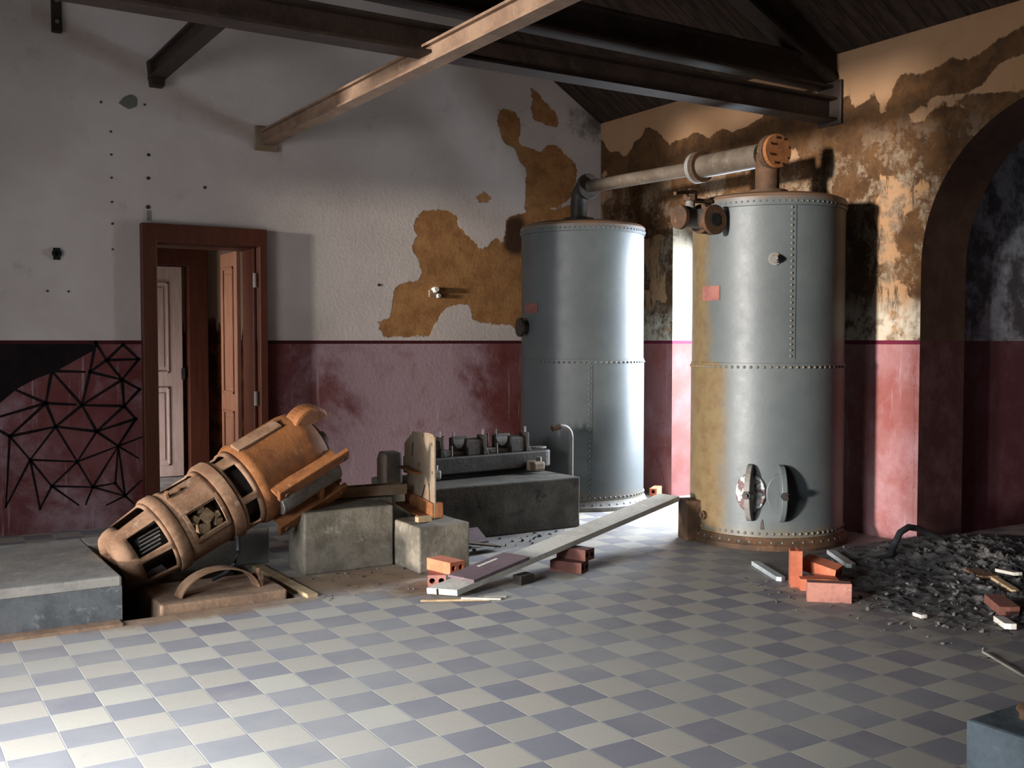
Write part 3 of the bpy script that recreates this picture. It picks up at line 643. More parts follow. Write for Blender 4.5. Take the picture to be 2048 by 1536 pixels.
# front tank fittings
A0 = -134.4      # direction of the camera seen from the front tank, degrees
link('label_plate', curved_plate(-181.5, 19, 1.77, 1.875, RT, 0.006), 'label', t2)
bm = BM(); d0 = on(-131, RT - .01, 2.05); d1 = on(-131, RT + .05, 2.05); cyl(bm, d0, d1, 0.03, 14); cyl(bm, on(-131, RT + .03, 2.05), on(-131, RT + .075, 2.05), 0.018, 12); cyl(bm, on(-131, RT - .005, 2.05), on(-131, RT + .012, 2.05), 0.045, 14)
link('pipe_stub', bm, 'iron_grey', t2, smooth=True)
bm = BM(); cyl(bm, on(-186, RT - .01, .20), on(-186, RT + .03, .20), 0.032, 14); cyl(bm, on(-186, RT + .01, .20), on(-186, RT + .045, .20), 0.016, 12)
link('drain_plug', bm, 'rust_dark', t2, smooth=True)
for ang, mm in ((-146, 'cover'), (-125, 'tank_front')):
    # hand-hole: oval cover, bridge clamp standing proud, stud and nut
    base = on(ang, RT, 0.405); nrm = on(ang, 1, 0).normalized(); tan = Vector((-nrm.y, nrm.x, 0))
    F = lambda u, v, w_: base + tan * u + Vector((0, 0, v)) + nrm * (w_ - 0.012)
    bm = BM(); prism(bm, [(0.105 * math.cos(k * math.pi / 14), 0.14 * math.sin(k * math.pi / 14)) for k in range(28)], F, 0.035)
    cv_ = link('handhole_cover', bm, mm, t2, bevel=0.008)
    fin = [(-0.205, 0.0), (-0.20, 0.03)] + [(0.20 * math.sin(k * math.pi / 20), 0.04 + 0.115 * math.cos(k * math.pi / 20) ** 1.3) for k in range(-9, 10)] + [(0.20, 0.03), (0.205, 0.0), (0.15, 0.005), (0.10, 0.05), (0, 0.075), (-0.10, 0.05), (-0.15, 0.005)]
    bm = BM(); prism(bm, fin, lambda u, v, w_: base + Vector((0, 0, u)) + nrm * v + tan * (w_ - 0.02), 0.04)
    link('bridge_clamp', bm, 'iron_grey' if mm == 'cover' else 'tank_front', cv_, bevel=0.006)
    bm = BM(); cyl(bm, base, base + nrm * 0.20, 0.014, 10); cyl(bm, base + nrm * 0.145, base + nrm * 0.178, 0.03, 6)
    link('stud_nut', bm, 'iron', cv_)
bm = BM(); prism(bm, [(-.012, 0), (.016, 0), (.010, .05), (.002, .075), (-.008, .05)], lambda u, v, w_: on(-138, RT + .004, .145 + v) + Vector((-math.sin(R(-138)), math.cos(R(-138)), 0)) * u + on(-138, 1, 0) * w_, 0.006)
link('flaked_patch', bm, 'iron', t2)
# cleanout box low on the left flank, the plank rests on it
bm = BM(); m4 = Matrix.Rotation(R(160), 4, 'Z'); box(bm, RT - 0.03, RT + 0.11, -0.09, 0.09, 0.0, 0.30, m4); link('cleanout_box', bm, 'rust_dark', t2, bevel=0.01)
# lever valve high on the left flank
v2 = bpy.data.objects.new('lever_valve', None); col.objects.link(v2); v2.parent = t2; v2.location = (-RT, 0.0, 2.35)
bm = BM(); cyl(bm, (0.03, 0, 0), (-0.13, 0, 0), 0.055, 20); cyl(bm, (-0.13, 0, 0), (-0.30, 0, 0), 0.075, 20, 0.06); cyl(bm, (-0.215, 0, 0), (-0.215, 0, 0.13), 0.045, 16, 0.03)
link('valve_body', bm, 'iron_grey', v2, smooth=True)
for x in (-0.045, -0.10):
    bm = BM(); cyl(bm, (x, 0, 0), (x - 0.028, 0, 0), 0.105, 24); link('flange', bm, 'rust_dark', v2, bevel=0.004)
bm = BM(); cyl(bm, (-0.29, 0, 0), (-0.325, 0, 0), 0.085, 24); link('flange', bm, 'rust_dark', v2, bevel=0.004)
bm = BM(); cyl(bm, (-0.12, -0.02, -0.02), (-0.12, -0.15, -0.02), 0.06, 18); lathe_ = cyl(bm, (-0.12, -0.13, -0.02), (-0.12, -0.16, -0.02), 0.105, 24)
link('side_flange', bm, 'rust_dark', v2, smooth=True)
bm = BM(); cyl(bm, (-0.12, -0.1605, -0.02), (-0.12, -0.163, -0.02), 0.045, 18); link('bore', bm, 'black', v2)
bm = BM(); cyl(bm, (-0.215, 0, 0.12), (-0.215, 0, 0.165), 0.05, 8); cyl(bm, (-0.215, 0, 0.15), (-0.215, 0, 0.205), 0.016, 10); box(bm, -0.23, -0.03, -0.03, 0.03, 0.115, 0.14)
link('bonnet', bm, 'rust_dark', v2)
bm = BM(); tube(bm, [(-0.16, 0, 0.175), (-0.215, -0.005, 0.18), (-0.30, -0.02, 0.175), (-0.40, -0.05, 0.155)], [0.02, 0.02, 0.014, 0.013], 8); link('lever', bm, 'rust_dark', v2, smooth=True)
# back tank fittings
link('label_plate', curved_plate(-181, 22, 1.725, 1.81, RT, 0.006), 'label', t1)
bm = BM(); cyl(bm, on(-189, RT - .02, 1.60), on(-189, RT + .05, 1.60), 0.06, 18); cyl(bm, on(-189, RT + .05, 1.60), on(-189, RT + .075, 1.60), 0.085, 20); link('flanged_nozzle', bm, 'iron', t1, smooth=True)

# pipe that joins the two tank tops
pp = thing('connecting_pipe', 'horizontal flanged steel pipe joining the tops of both tanks', 'pipe', (5.70, 5.65, 2.56))
def pl_(bm): return loc(bm, pp)
zc = 2.87; xa_, xb_ = C1[0], 5.74
bm = BM(); cyl(bm, (xa_, C1[1] + 0.02, zc), (xb_, 6.42, zc), 0.057, 20); link('pipe_run', pl_(bm), 'pipe', pp, smooth=True)
bm = BM(); tube(bm, [(xa_, C1[1] + .06, 2.563), (xa_, C1[1] + .06, 2.74), (xa_, C1[1] + .05, 2.82), (xa_, C1[1], zc), (xa_, C1[1] - .08, zc)], 0.075, 16); link('elbow', pl_(bm), 'iron', pp, smooth=True)
bm = BM(); cyl(bm, (xa_, C1[1] - .10, zc), (xa_, C1[1] - .06, zc), 0.115, 24); link('flange', pl_(bm), 'iron', pp, bevel=0.004)
bm = BM(); cyl(bm, (xa_, C1[1] + .06, 2.563), (xa_, C1[1] + .06, 2.60), 0.14, 24); link('flange', pl_(bm), 'iron', pp, bevel=0.004)
bm = BM(); cyl(bm, (xb_, 6.36, zc), (xb_, 6.40, zc), 0.125, 24); link('flange', pl_(bm), 'iron_grey', pp, bevel=0.004)
bm = BM(); cyl(bm, (xb_, 6.31, zc), (xb_, 6.35, zc), 0.125, 24); link('flange', pl_(bm), 'rust_dark', pp, bevel=0.004)
bm = BM(); cyl(bm, (xb_, 6.32, zc), (xb_ + .03, 5.70, zc), 0.09, 22); link('spool', pl_(bm), 'pipe', pp, smooth=True)
bm = BM(); cyl(bm, (5.79, 5.66, 2.563), (5.79, 5.66, zc), 0.09, 20); cyl(bm, (5.79, 5.66, 2.563), (5.79, 5.66, 2.60), 0.15, 24); link('riser', pl_(bm), 'rust_dark', pp, smooth=True)
bm = BM(); cyl(bm, (xb_ + .04, 5.62, zc + .01), (xb_ + .035, 5.57, zc + .01), 0.13, 28); link('flange', pl_(bm), 'rust_dark', pp, bevel=0.004)
bm = BM(); cyl(bm, (xb_ + .033, 5.565, zc + .01), (xb_ + .03, 5.53, zc + .01), 0.125, 28); link('blank_flange', pl_(bm), 'rust', pp, bevel=0.005)
for k in range(8):
    a = k * math.pi / 4 + .3; bm = BM(); q = Vector((xb_ + .03 + .1 * math.cos(a), 5.53, zc + .01 + .1 * math.sin(a)))
    cyl(bm, q, q + Vector((0, -.012, 0)), 0.010, 6); link('bolt', pl_(bm), 'rust_dark', pp)

# ------------------------------------------------------------------ machine foundations
def rough_block(name, m, label, cat, x0, x1, y0, y1, z0, z1, amp=0.006, taper=0.0, bevel=0.012, cut=3):
    bm = BM(); box(bm, x0, x1, y0, y1, z0, z1)
    bmesh.ops.subdivide_edges(bm, edges=bm.edges[:], cuts=cut, use_grid_fill=True)
    for v in bm.verts:
        n = noise.noise_vector(v.co * 3.7 + Vector((x0, y0, 0))); v.co += Vector((n.x, n.y, n.z if v.co.z > z0 + .01 else 0)) * amp
    o = link(name, bm, m, bevel=bevel)
    return tag(o, label, cat)
bm = BM(); box(bm, -1.5, 1.14, 5.71, 6.95, 0, 0.24); box(bm, 1.14, 2.28, 6.70, 6.95, 0, 0.24)
tag(link('machine_plinth', bm, 'plinth', bevel=0.012), 'low grey cement plinth under the mural wall at the left edge', 'plinth')
rough_block('concrete_block', 'concrete', 'long low concrete block that the rusty motor leans on', 'concrete block', 2.335, 2.95, 6.20, 6.50, 0, 0.40)
rough_block('concrete_pedestal', 'concrete', 'small square concrete pedestal carrying the upright steel plate', 'concrete block', 2.965, 3.335, 5.86, 6.28, 0, 0.30)
rough_block('engine_foundation', 'concrete_dark', 'large dark oily concrete block in front of the farther tank', 'concrete block', 3.40, 4.82, 6.70, 7.55, 0, 0.40, 0.010)
rough_block('earth_slab', 'slab', 'brown earthy slab in the machine pit under the curved iron hoop', 'slab', 1.33, 2.04, 5.71, 6.22, -0.30, 0.055, 0.012)
bm = BM()   # trench kerb beside the pit
m4 = Matrix.Translation((2.17, 6.13, 0.005)) @ Matrix.Rotation(R(1), 4, 'Z'); cbox(bm, (0, 0, 0), (0.07, 0.95, 0.03), m4)
tag(link('trench_kerb', bm, 'wood_scrap', bevel=0.006), 'pale timber kerb strip lying along the right edge of the pit', 'kerb strip')
struct('trim_1', box(BM(), -1.5, 1.12, 5.60, 5.698, 0.0, 0.014), 'slab')
pf = bpy.data.objects['machine_plinth']
bm = BM(); box(bm, -1.5, 1.138, 5.700, 5.712, 0.0, 0.19); tag(link('front_facing', bm, 'slate', pf), 'dark slate facing')
# dirt heaped in the pit
bm = BM(); n = 40; G = [[None] * (n + 1) for _ in range(n + 1)]
for i in range(n + 1):
    for j in range(n + 1):
        x = PX0 + 0.005 + (PX1 - PX0 - .01) * i / n; y = PY0 + .005 + (PY1 - PY0 - .01) * j / n
        tx = min(1, max(0, (x - 1.28) / 0.25)); ty = (y - PY0) / (PY1 - PY0)
        z = -0.50 + 0.42 * tx * (0.4 + 0.75 * ty) + 0.05 * noise.noise(Vector((x * 7, y * 7, 0))) + 0.02 * noise.noise(Vector((x * 22, y * 22, 4)))
        if x > 2.04: z = min(z, -0.25)
        G[i][j] = bm.verts.new((x, y, min(z, -0.01)))
for i in range(n):
    for j in range(n): bm.faces.new((G[i][j], G[i+1][j], G[i+1][j+1], G[i][j+1]))
o = tag(link('pit_dirt', bm, 'dirt', smooth=True, autos=180), 'brown loose dirt filling the pit beneath the motor', 'dirt', kind='stuff')

# iron hoop
hp = thing('iron_hoop', 'curved rusty iron hoop standing in an arc on the earthy slab', 'iron hoop', (1.69, 5.86, 0.055), R(8))
bm = BM(); N = 24; wd = 0.10; pr_ = []
for k in range(N + 1):
    a = R(12 + 156 * k / N); x = -0.235 * math.cos(a); z = 0.16 * math.sin(a) - 0.03
    nx, nz = -math.cos(a) * .9, math.sin(a)
    pr_.append([bm.verts.new((x, -wd/2, z)), bm.verts.new((x, wd/2, z)), bm.verts.new((x + nx*.008, wd/2, z + nz*.008)), bm.verts.new((x + nx*.008, -wd/2, z + nz*.008))])
for A, B in zip(pr_, pr_[1:]):
    for i in range(4): bm.faces.new((A[i], A[(i+1) % 4], B[(i+1) % 4], B[i]))
bm.faces.new(pr_[0]); bm.faces.new(pr_[-1][::-1]); link('hoop_band', bm, 'rust_dust', hp, smooth=True, autos=40)
bm = BM(); cbox(bm, (0.245, 0, 0.03), (0.03, 0.09, 0.075)); cyl(bm, (0.25, 0, 0.06), (0.25, 0, 0.10), 0.014, 8); link('end_lug', bm, 'rust_dust', hp, bevel=0.004)

# ------------------------------------------------------------------ fallen electric motor
O = Vector((1.20, 6.25, 0.19)); E_ = Vector((2.41, 6.44, 0.765))
ax = (E_ - O).normalized(); yl = Vector((0, 0, 1)).cross(ax).normalized()    # to the far side
yl = -yl                                                                      # towards the viewer
zl = ax.cross(yl); zl = -zl if zl.z < 0 else zl
if ax.cross(yl).dot(zl) < 0: pass
mt = thing('electric_motor', 'large fallen rusty electric motor leaning from the pit onto the concrete block', 'motor', O)
mt.rotation_euler = Matrix((ax, yl, ax.cross(yl))).transposed().to_euler()
sgn = 1 if ax.cross(yl).z > 0 else -1        # local z up?
def lz(v): return v * sgn
NS = 72
def win(i, th, spec):
    th = ((th * sgn + 180) % 360) - 180
    return any(i in rows and lo < th < hi for rows, lo, hi in spec)
# windows: theta 0 faces the viewer, positive is up
def arcbox(bm, x0, x1, a0, a1, r0, r1):
    q = [Vector((x, math.cos(R(a)) * r, sgn * math.sin(R(a)) * r)) for r in (r0, r1) for x, a in ((x0, a0), (x1, a0), (x1, a1), (x0, a1))]
    v = [bm.verts.new(p) for p in q]
    for f in ((3,2,1,0), (4,5,6,7), (0,1,5,4), (1,2,6,5), (2,3,7,6), (3,0,4,7)): bm.faces.new([v[i] for i in f])
prof = [(0.0, 0.06), (0.0, 0.150), (0.012, 0.172), (0.045, 0.190), (0.095, 0.200), (0.275, 0.226), (0.30, 0.232)]
spec = [((4,), 3, 47), ((4,), -47, -4), ((4,), 70, 115), ((4,), -120, -75)]
bm = BM(); lathe(bm, prof, NS, 'x', lambda i, th: win(i, th, spec), cap=False)
link('end_bell', bm, 'rust_dust', mt, smooth=True, solid=0.014)
bm = BM(); lathe(bm, [(0.30, 0.215), (0.30, 0.240), (0.31, 0.247), (0.365, 0.247), (0.375, 0.240), (0.375, 0.215)], NS, 'x', cap=False); link('clamp_ring', bm, 'rust_dust', mt, smooth=True)
prof = [(0.375, 0.233), (0.43, 0.235), (0.63, 0.238), (0.665, 0.240)]
spec = [((1,), -13, 27), ((1,), 80, 120), ((1,), -110, -70)]
bm = BM(); lathe(bm, prof, NS, 'x', lambda i, th: win(i, th, spec), cap=False); link('commutator_housing', bm, 'rust_dust', mt, smooth=True, solid=0.014)
bm = BM()     # raised rim round the brush window
for k in range(12):
    a0, a1 = -17 + 48 * k / 12, -17 + 48 * (k + 1) / 12
    arcbox(bm, 0.410, 0.432, a0, a1, .230, .246); arcbox(bm, 0.628, 0.650, a0, a1, .232, .248)
arcbox(bm, 0.41, 0.65, -18, -13, .230, .247); arcbox(bm, 0.41, 0.65, 27, 32, .230, .247)
link('window_rim', bm, 'rust_dust', mt)
bm = BM(); lathe(bm, [(0.665, 0.225), (0.665, 0.254), (0.68, 0.262), (0.735, 0.262), (0.745, 0.250), (0.745, 0.225)], NS, 'x', cap=False); link('clamp_ring', bm, 'rust_dust', mt, smooth=True)
prof = [(0.745, 0.245), (0.768, 0.247), (0.852, 0.250), (0.89, 0.253)]
spec = [((1,), 4, 57), ((1,), -57, -4), ((1,), 75, 125), ((1,), -130, -80)]
bm = BM(); lathe(bm, prof, NS, 'x', lambda i, th: win(i, th, spec), cap=False); link('vent_collar', bm, 'rust_dust', mt, smooth=True, solid=0.016)
bm = BM(); lathe(bm, [(0.89, 0.23), (0.89, 0.262), (0.915, 0.275), (0.945, 0.275), (0.97, 0.266), (1.30, 0.272), (1.36, 0.264), (1.42, 0.225), (1.435, 0.15), (1.435, 0.05)], NS, 'x', cap=False); link('stator_frame', bm, 'rust', mt, smooth=True)
bm = BM(); lathe(bm, [(0.03, 0.03), (0.03, 0.10), (0.10, 0.13), (0.33, 0.13), (0.34, 0.10), (0.42, 0.10), (0.43, 0.125), (0.63, 0.125), (0.64, 0.16), (0.85, 0.18), (0.89, 0.18)], 40, 'x'); link('rotor', bm, 'iron', mt, smooth=True)
bm = BM(); lathe(bm, [(0.435, 0.127), (0.435, 0.138), (0.625, 0.138), (0.625, 0.127)], 60, 'x', cap=False); link('commutator', bm, 'copper', mt)
for a, x, s in ((-8, .50, .06), (8, .545, .07), (22, .53, .04), (-10, .59, .045), (12, .475, .04), (2, .60, .035)):
    bm = BM(); c = Vector((x, math.cos(R(a)) * .19, sgn * math.sin(R(a)) * .19)); m4 = Matrix.Translation(c) @ Matrix.Rotation(R(a * sgn), 4, 'X') @ Matrix.Rotation(R(a * 3), 4, 'Y')
    cbox(bm, (0, 0, 0), (s * 1.1, 0.06, s), m4); link('brush_holder', bm, 'cream_brush', mt, bevel=0.004)
for k in range(5):
    bm = BM(); a = R(8 + 8 * k); c = Vector((0.12 + .01 * k, math.cos(a) * .15, sgn * math.sin(a) * .15)); cyl(bm, c, c + Vector((0.13, 0.012, 0)), 0.006, 6)
    link('lead_wire', bm, 'iron_grey', mt)
# feet: two rails on a base plane that now faces the viewer and down
tb = R(-38); nb = Vector((0, math.cos(tb), sgn * math.sin(tb))); sb = Vector((0, -math.sin(tb), sgn * math.cos(tb)))
FM = Matrix((Vector((1, 0, 0)), sb, nb)).transposed().to_4x4()
for s, off in ((1, 0.185), (-1, 0.165)):
    bm = BM(); cbox(bm, (1.20, s * off, 0.315), (0.54, 0.085, 0.03), FM)
    ft = link('foot_rail', bm, 'rust', mt, bevel=0.006)
    bm = BM(); cbox(bm, (1.18, s * (off - .035), 0.255), (0.48, 0.018, 0.115), FM); link('foot_rib', bm, 'rust', ft, bevel=0.004)
    for x in (0.98, 1.42):
        bm = BM(); cyl(bm, FM @ Vector((x, s * off, 0.325)), FM @ Vector((x, s * off, 0.345)), 0.018, 6); link('bolt', bm, 'rust_dark', ft)
bm = BM(); cbox(bm, (1.27, -0.10, 0.30), (0.025, 0.16, 0.05), FM); link('foot_web', bm, 'rust', mt, bevel=0.004)
bm = BM(); cyl(bm, FM @ Vector((0.98, 0, .215)), FM @ Vector((1.43, 0, .215)), 0.10, 20); link('pole_case', bm, 'iron_grey', mt, smooth=True)
tp = R(66); nt = Vector((0, math.cos(tp), sgn * math.sin(tp))); st_ = Vector((0, -math.sin(tp), sgn * math.cos(tp))); TM = Matrix((Vector((1, 0, 0)), st_, nt)).transposed().to_4x4()
bm = BM(); cbox(bm, (1.08, 0.03, 0.272), (0.33, 0.09, 0.03), TM); link('top_pad', bm, 'rust_dust', mt, bevel=0.006)
for x, r_, h_ in ((0.42, .016, .275), (0.50, .012, .255)):
    bm = BM(); cyl(bm, TM @ Vector((x, 0.0, .22)), TM @ Vector((x, 0.0, h_)), r_, 8); link('grease_nipple', bm, 'rust_dust', mt)
tq = R(78); nq = Vector((0, math.cos(tq), sgn * math.sin(tq))); sq = Vector((0, -math.sin(tq), sgn * math.cos(tq))); QM = Matrix((Vector((1, 0, 0)), sq, nq)).transposed().to_4x4()
hood = [(0.15 * math.cos(R(a)), 0.11 * math.sin(R(a))) for a in range(0, 181, 12)]
bm = BM(); prism(bm, hood, lambda u, v, w_: QM @ Vector((1.42 + u * 0.9, w_ - 0.12, 0.19 + v)), 0.14); link('terminal_hood', bm, 'rust', mt, bevel=0.02)
bm = BM(); cyl(bm, (1.43, 0, 0), (1.54, 0, 0), 0.045, 18); cyl(bm, (1.435, 0.0, 0), (1.465, 0, 0), 0.16, 28); link('shaft', bm, 'iron_grey', mt, smooth=True)
bm = BM(); cyl(bm, (0.03, 0, 0), (-0.01, 0, 0), 0.08, 24); link('bearing_cap', bm, 'rust_dark', mt, smooth=True)
bm = BM(); tube(bm, [(1.90, 6.16, 0.30), (1.89, 6.12, 0.22), (1.86, 6.10, 0.15), (1.80, 6.09, 0.10), (1.72, 6.08, 0.075)], 0.012, 8)
tag(link('motor_cable', bm, 'hose', smooth=True), 'thin black cable dangling below the middle of the rusty motor', 'cable')

# ------------------------------------------------------------------ upright plate on the pedestal
fp = thing('machine_end_plate', 'upright pale rusted steel plate bolted on the small concrete pedestal', 'steel plate', (3.215, 6.10, 0.30))
dv = Vector((0.20, 0.98, 0)).normalized(); nv_ = Vector((-dv.y, dv.x, 0))
PF = lambda u, v, w_: dv * u + Vector((0, 0, v)) + nv_ * w_
bm = BM(); prism(bm, [(0.0, 0.0), (0.0, 0.54), (0.03, 0.555), (0.12, 0.56), (0.55, 0.535), (0.60, 0.50), (0.70, 0.47), (0.78, 0.43), (0.78, 0.28), (0.70, 0.22), (0.70, 0.02)], PF, 0.014)
pl0 = link('plate', bm, 'rust_pale', fp, bevel=0.003)
for (u, v, du, dvv) in ((0.10, 0.05, 0.02, 0.17), (0.30, 0.10, -0.09, 0.10), (0.56, 0.36, -0.03, 0.10)):
    bm = BM(); q = Vector((u, v)); e = Vector((du, dvv)); p_ = Vector((-e.y, e.x)).normalized() * 0.008
    prism(bm, [tuple(q - p_), tuple(q + e - p_), tuple(q + e + p_), tuple(q + p_)], lambda a, b, w_: PF(a, b, w_ + 0.0135), 0.002); link('slot', bm, 'black', pl0)
for (u, v, r) in ((0.04, 0.30, .012), (0.05, 0.49, .011), (0.27, 0.53, .009), (0.36, 0.32, .012)):
    bm = BM(); cyl(bm, PF(u, v, .0135), PF(u, v, .016), r, 10); link('bolt_hole', bm, 'rust_dark', pl0)
bm = BM(); prism(bm, [(0, 0.0), (0.09, 0), (0.09, 0.012), (0.012, 0.012), (0.012, 0.10), (0, 0.10)], lambda a, b, w_: PF(0.72 - w_, b, 0.014 + a), 0.72); link('foot_angle', bm, 'rust', fp)
bm = BM(); box(bm, -0.02, 0.05, 0, 0, 0, 0) if False else None
bm = BM(); prism(bm, [(0.0, 0), (0.06, 0), (0.06, 0.10), (0.0, 0.10)], lambda a, b, w_: PF(a, b, -0.05 + w_), 0.05); link('corner_lug', bm, 'rust', fp, bevel=0.005)
bm = BM(); prism(bm, [(0.80, 0.12), (1.05, 0.12), (1.05, 0.30), (0.98, 0.36), (0.80, 0.36)], lambda a, b, w_: PF(a, b, 0.02 + w_), 0.14); link('bearing_housing', bm, 'iron', fp, bevel=0.02)
bm = BM(); prism(bm, [(0.30, 0.26), (0.72, 0.26), (0.72, 0.275), (0.30, 0.275)], lambda a, b, w_: PF(a, b, 0.014 + w_), 0.06); link('shelf_angle', bm, 'rust', fp)
ch = thing('steel_channel', 'rusty steel channel lying on the concrete block behind the upright plate', 'steel channel', (2.62, 6.95, 0.40))
bm = BM(); m4 = Matrix.Rotation(R(-3), 4, 'Z')
cbox(bm, (0.23, 0, 0.006), (0.58, 0.11, 0.012), m4); cbox(bm, (0.23, -0.05, 0.035), (0.58, 0.012, 0.07), m4); cbox(bm, (0.23, 0.05, 0.035), (0.58, 0.012, 0.07), m4); link('channel_body', bm, 'rust_pale', ch, bevel=0.002)
bm = BM(); cyl(bm, (0.02, -0.03, 0.01), (0.02, -0.03, 0.15), 0.016, 8); cyl(bm, (0.02, -0.03, 0.11), (0.02, -0.03, 0.135), 0.028, 6); link('stud', bm, 'rust', ch)
ch.location = (2.70, 6.62, 0.41)
rough_block('mortar_ledge', 'concrete', 'rough mortar ledge behind the long concrete block under the channel', 'ledge', 2.45, 3.10, 6.52, 6.68, 0, 0.402, 0.008)
bm = BM(); cbox(bm, (3.08, 6.02, 0.32), (0.10, 0.05, 0.035), None); tag(link('wood_wedge', bm, 'wood_scrap', bevel=0.003), 'pale wooden wedge on the pedestal beside the plate foot', 'wedge')

# ------------------------------------------------------------------ engine bed on the dark block
eb = thing('engine_bed', 'dark iron engine bed with three bearing saddles on the oily block', 'engine bed', (3.60, 7.20, 0.409), R(4))
bm = BM(); n = 8
out = [(0.0, -0.17), (1.16, -0.17)] + [(1.16 + 0.09 * math.sin(R(a)), -0.08 - 0.09 * math.cos(R(a))) for a in range(15, 91, 15)] + [(1.25, 0.17), (0.0, 0.17)]
prism(bm, out, lambda u, v, w_: Vector((u, v, 0.035 + w_)), 0.135); link('bed_casting', bm, 'iron_bed', eb, bevel=0.012)
bm = BM(); box(bm, 0.05, 1.15, -0.13, 0.13, 0.0, 0.04); link('bed_foot', bm, 'black', eb)
for x, m_ in ((0.03, 'iron_grey'), (1.02, 'rust_pale')):
    bm = BM(); cbox(bm, (x, -0.21, 0.055), (0.12, 0.12, 0.075)); lg = link('mounting_lug', bm, m_, eb, bevel=0.018)
    bm = BM(); cyl(bm, (x + .03, -0.22, 0.09), (x + .03, -0.22, 0.125), 0.022, 6); link('nut', bm, 'iron_grey', lg)
for i, x in enumerate((0.10, 0.50, 0.92)):
    bm = BM(); N = 12; R0 = 0.085
    pts = [(-0.14, 0), (-0.14, 0.12), (-R0, 0.135)] + [(-R0 * math.cos(k * math.pi / N), 0.13 - R0 * math.sin(k * math.pi / N)) for k in range(1, N)] + [(R0, 0.135), (0.14, 0.12), (0.14, 0)]
    prism(bm, pts, lambda u, v, w_: Vector((x - 0.09 + w_, u, 0.17 + v)), 0.15); sd = link('bearing_saddle', bm, 'iron', eb, bevel=0.006)
    bm = BM(); prism(bm, [(0.0, 0), (0.045, 0), (0.02, 0.05), (0.017, 0.155), (-0.012, 0.155), (-0.012, 0.0)], lambda u, v, w_: Vector((x + 0.065 + u, -0.15 + w_, 0.17 + v)), 0.10); link('web', bm, 'iron_bed', sd, bevel=0.004)
    for (sx, sy, hh) in ((0.07, -0.11, 0.20), (-0.06, 0.12, 0.17)):
        bm = BM(); cyl(bm, (x + sx, sy, 0.16), (x + sx, sy, 0.17 + hh), 0.008, 8); link('stud', bm, 'iron_grey', sd)
for x in (0.27, 0.70):
    bm = BM(); cyl(bm, (x, -0.12, 0.165), (x, -0.12, 0.25), 0.009, 8); link('stud', bm, 'iron_grey', eb)
    bm = BM(); cyl(bm, (x + .06, 0.10, 0.165), (x + .06, 0.10, 0.31), 0.012, 8); link('stud', bm, 'rust_dark', eb)
    bm = BM(); box(bm, x - .09, x + .14, -0.10, 0.13, 0.17, 0.195); link('sump_lip', bm, 'iron_grey', eb, bevel=0.005)
bm = BM(); prism(bm, [(0.09*math.cos(R(a)), 0.05*math.sin(R(a))) for a in range(0, 360, 20)], lambda u, v, w_: Vector((1.24 + u, 0.05 + v, 0.165 + w_)), 0.012); link('end_lip', bm, 'iron_grey', eb)

# hooked standpipe
bm = BM(); pts = [(4.93, 6.98, 0.0), (4.93, 6.98, 0.4), (4.93, 6.98, 0.69)]
for a in range(15, 91, 15): pts.append((4.93 - 0.09 * (1 - math.cos(R(a))), 6.98, 0.69 + 0.09 * math.sin(R(a))))
pts += [(4.80, 6.985, 0.778), (4.765, 6.99, 0.77)]
hk = thing('standpipe', 'thin grey standpipe with bent top between the oily block and farther tank', 'pipe', (4.93, 6.98, 0))
link('pipe', loc(tube(BM(), pts, 0.019, 12), hk), 'iron_grey', hk, smooth=True)
bm = BM(); cyl(bm, (-0.11, 0.004, 0.78), (-0.18, 0.012, 0.766), 0.026, 12); link('end_socket', bm, 'rust_dark', hk, smooth=True)
bm = BM(); cyl(bm, (0, 0, 0), (0, 0, 0.02), 0.06, 16); link('foot_flange', bm, 'rust_dark', hk)

# ------------------------------------------------------------------ plank, bricks and litter
near, far = Vector((2.80, 5.25, 0.052)), Vector((5.06, 5.91, 0.335))
dx = (far - near).normalized(); sx = Vector((0, 0, 1)).cross(dx).normalized(); nz_ = dx.cross(sx); L = (far - near).length
PM = Matrix.Translation(near) @ Matrix((dx, sx, nz_)).transposed().to_4x4()
bm = BM(); prism(bm, [(0.03, -0.095), (L, -0.095), (L + .02, 0.095), (-0.03, 0.095)], lambda u, v, w_: PM @ Vector((u, v, -0.036 + w_)), 0.036)
pk = thing('wooden_plank', 'long pale wooden plank sloping up from the tiles across stacked bricks', 'plank', near)
link('plank_body', loc(bm, pk), 'wood_pale', pk, bevel=0.003)
bm = BM(); prism(bm, [(-0.036, 0.02), (-0.02, 0.02), (-0.02, 0.026), (-0.036, 0.026)], lambda u, v, w_: PM @ Vector((u + .018, v, -0.0355 + w_)), 0.035); link('end_split', loc(bm, pk), 'iron', pk)
bd = thing('board_offcut', 'thin purple-brown board lying on the lower end of the pale plank', 'board', near)
bm = BM(); cbox(bm, (0.42, 0.01, 0.010), (0.50, 0.215, 0.017), PM); link('board', loc(bm, bd), 'board_purple', bd, bevel=0.002)
bm = BM(); cbox(bm, (0.46, 0.06, 0.0192), (0.17, 0.022, 0.0012), PM); link('paper_strip', loc(bm, bd), 'white_chalk', bd)

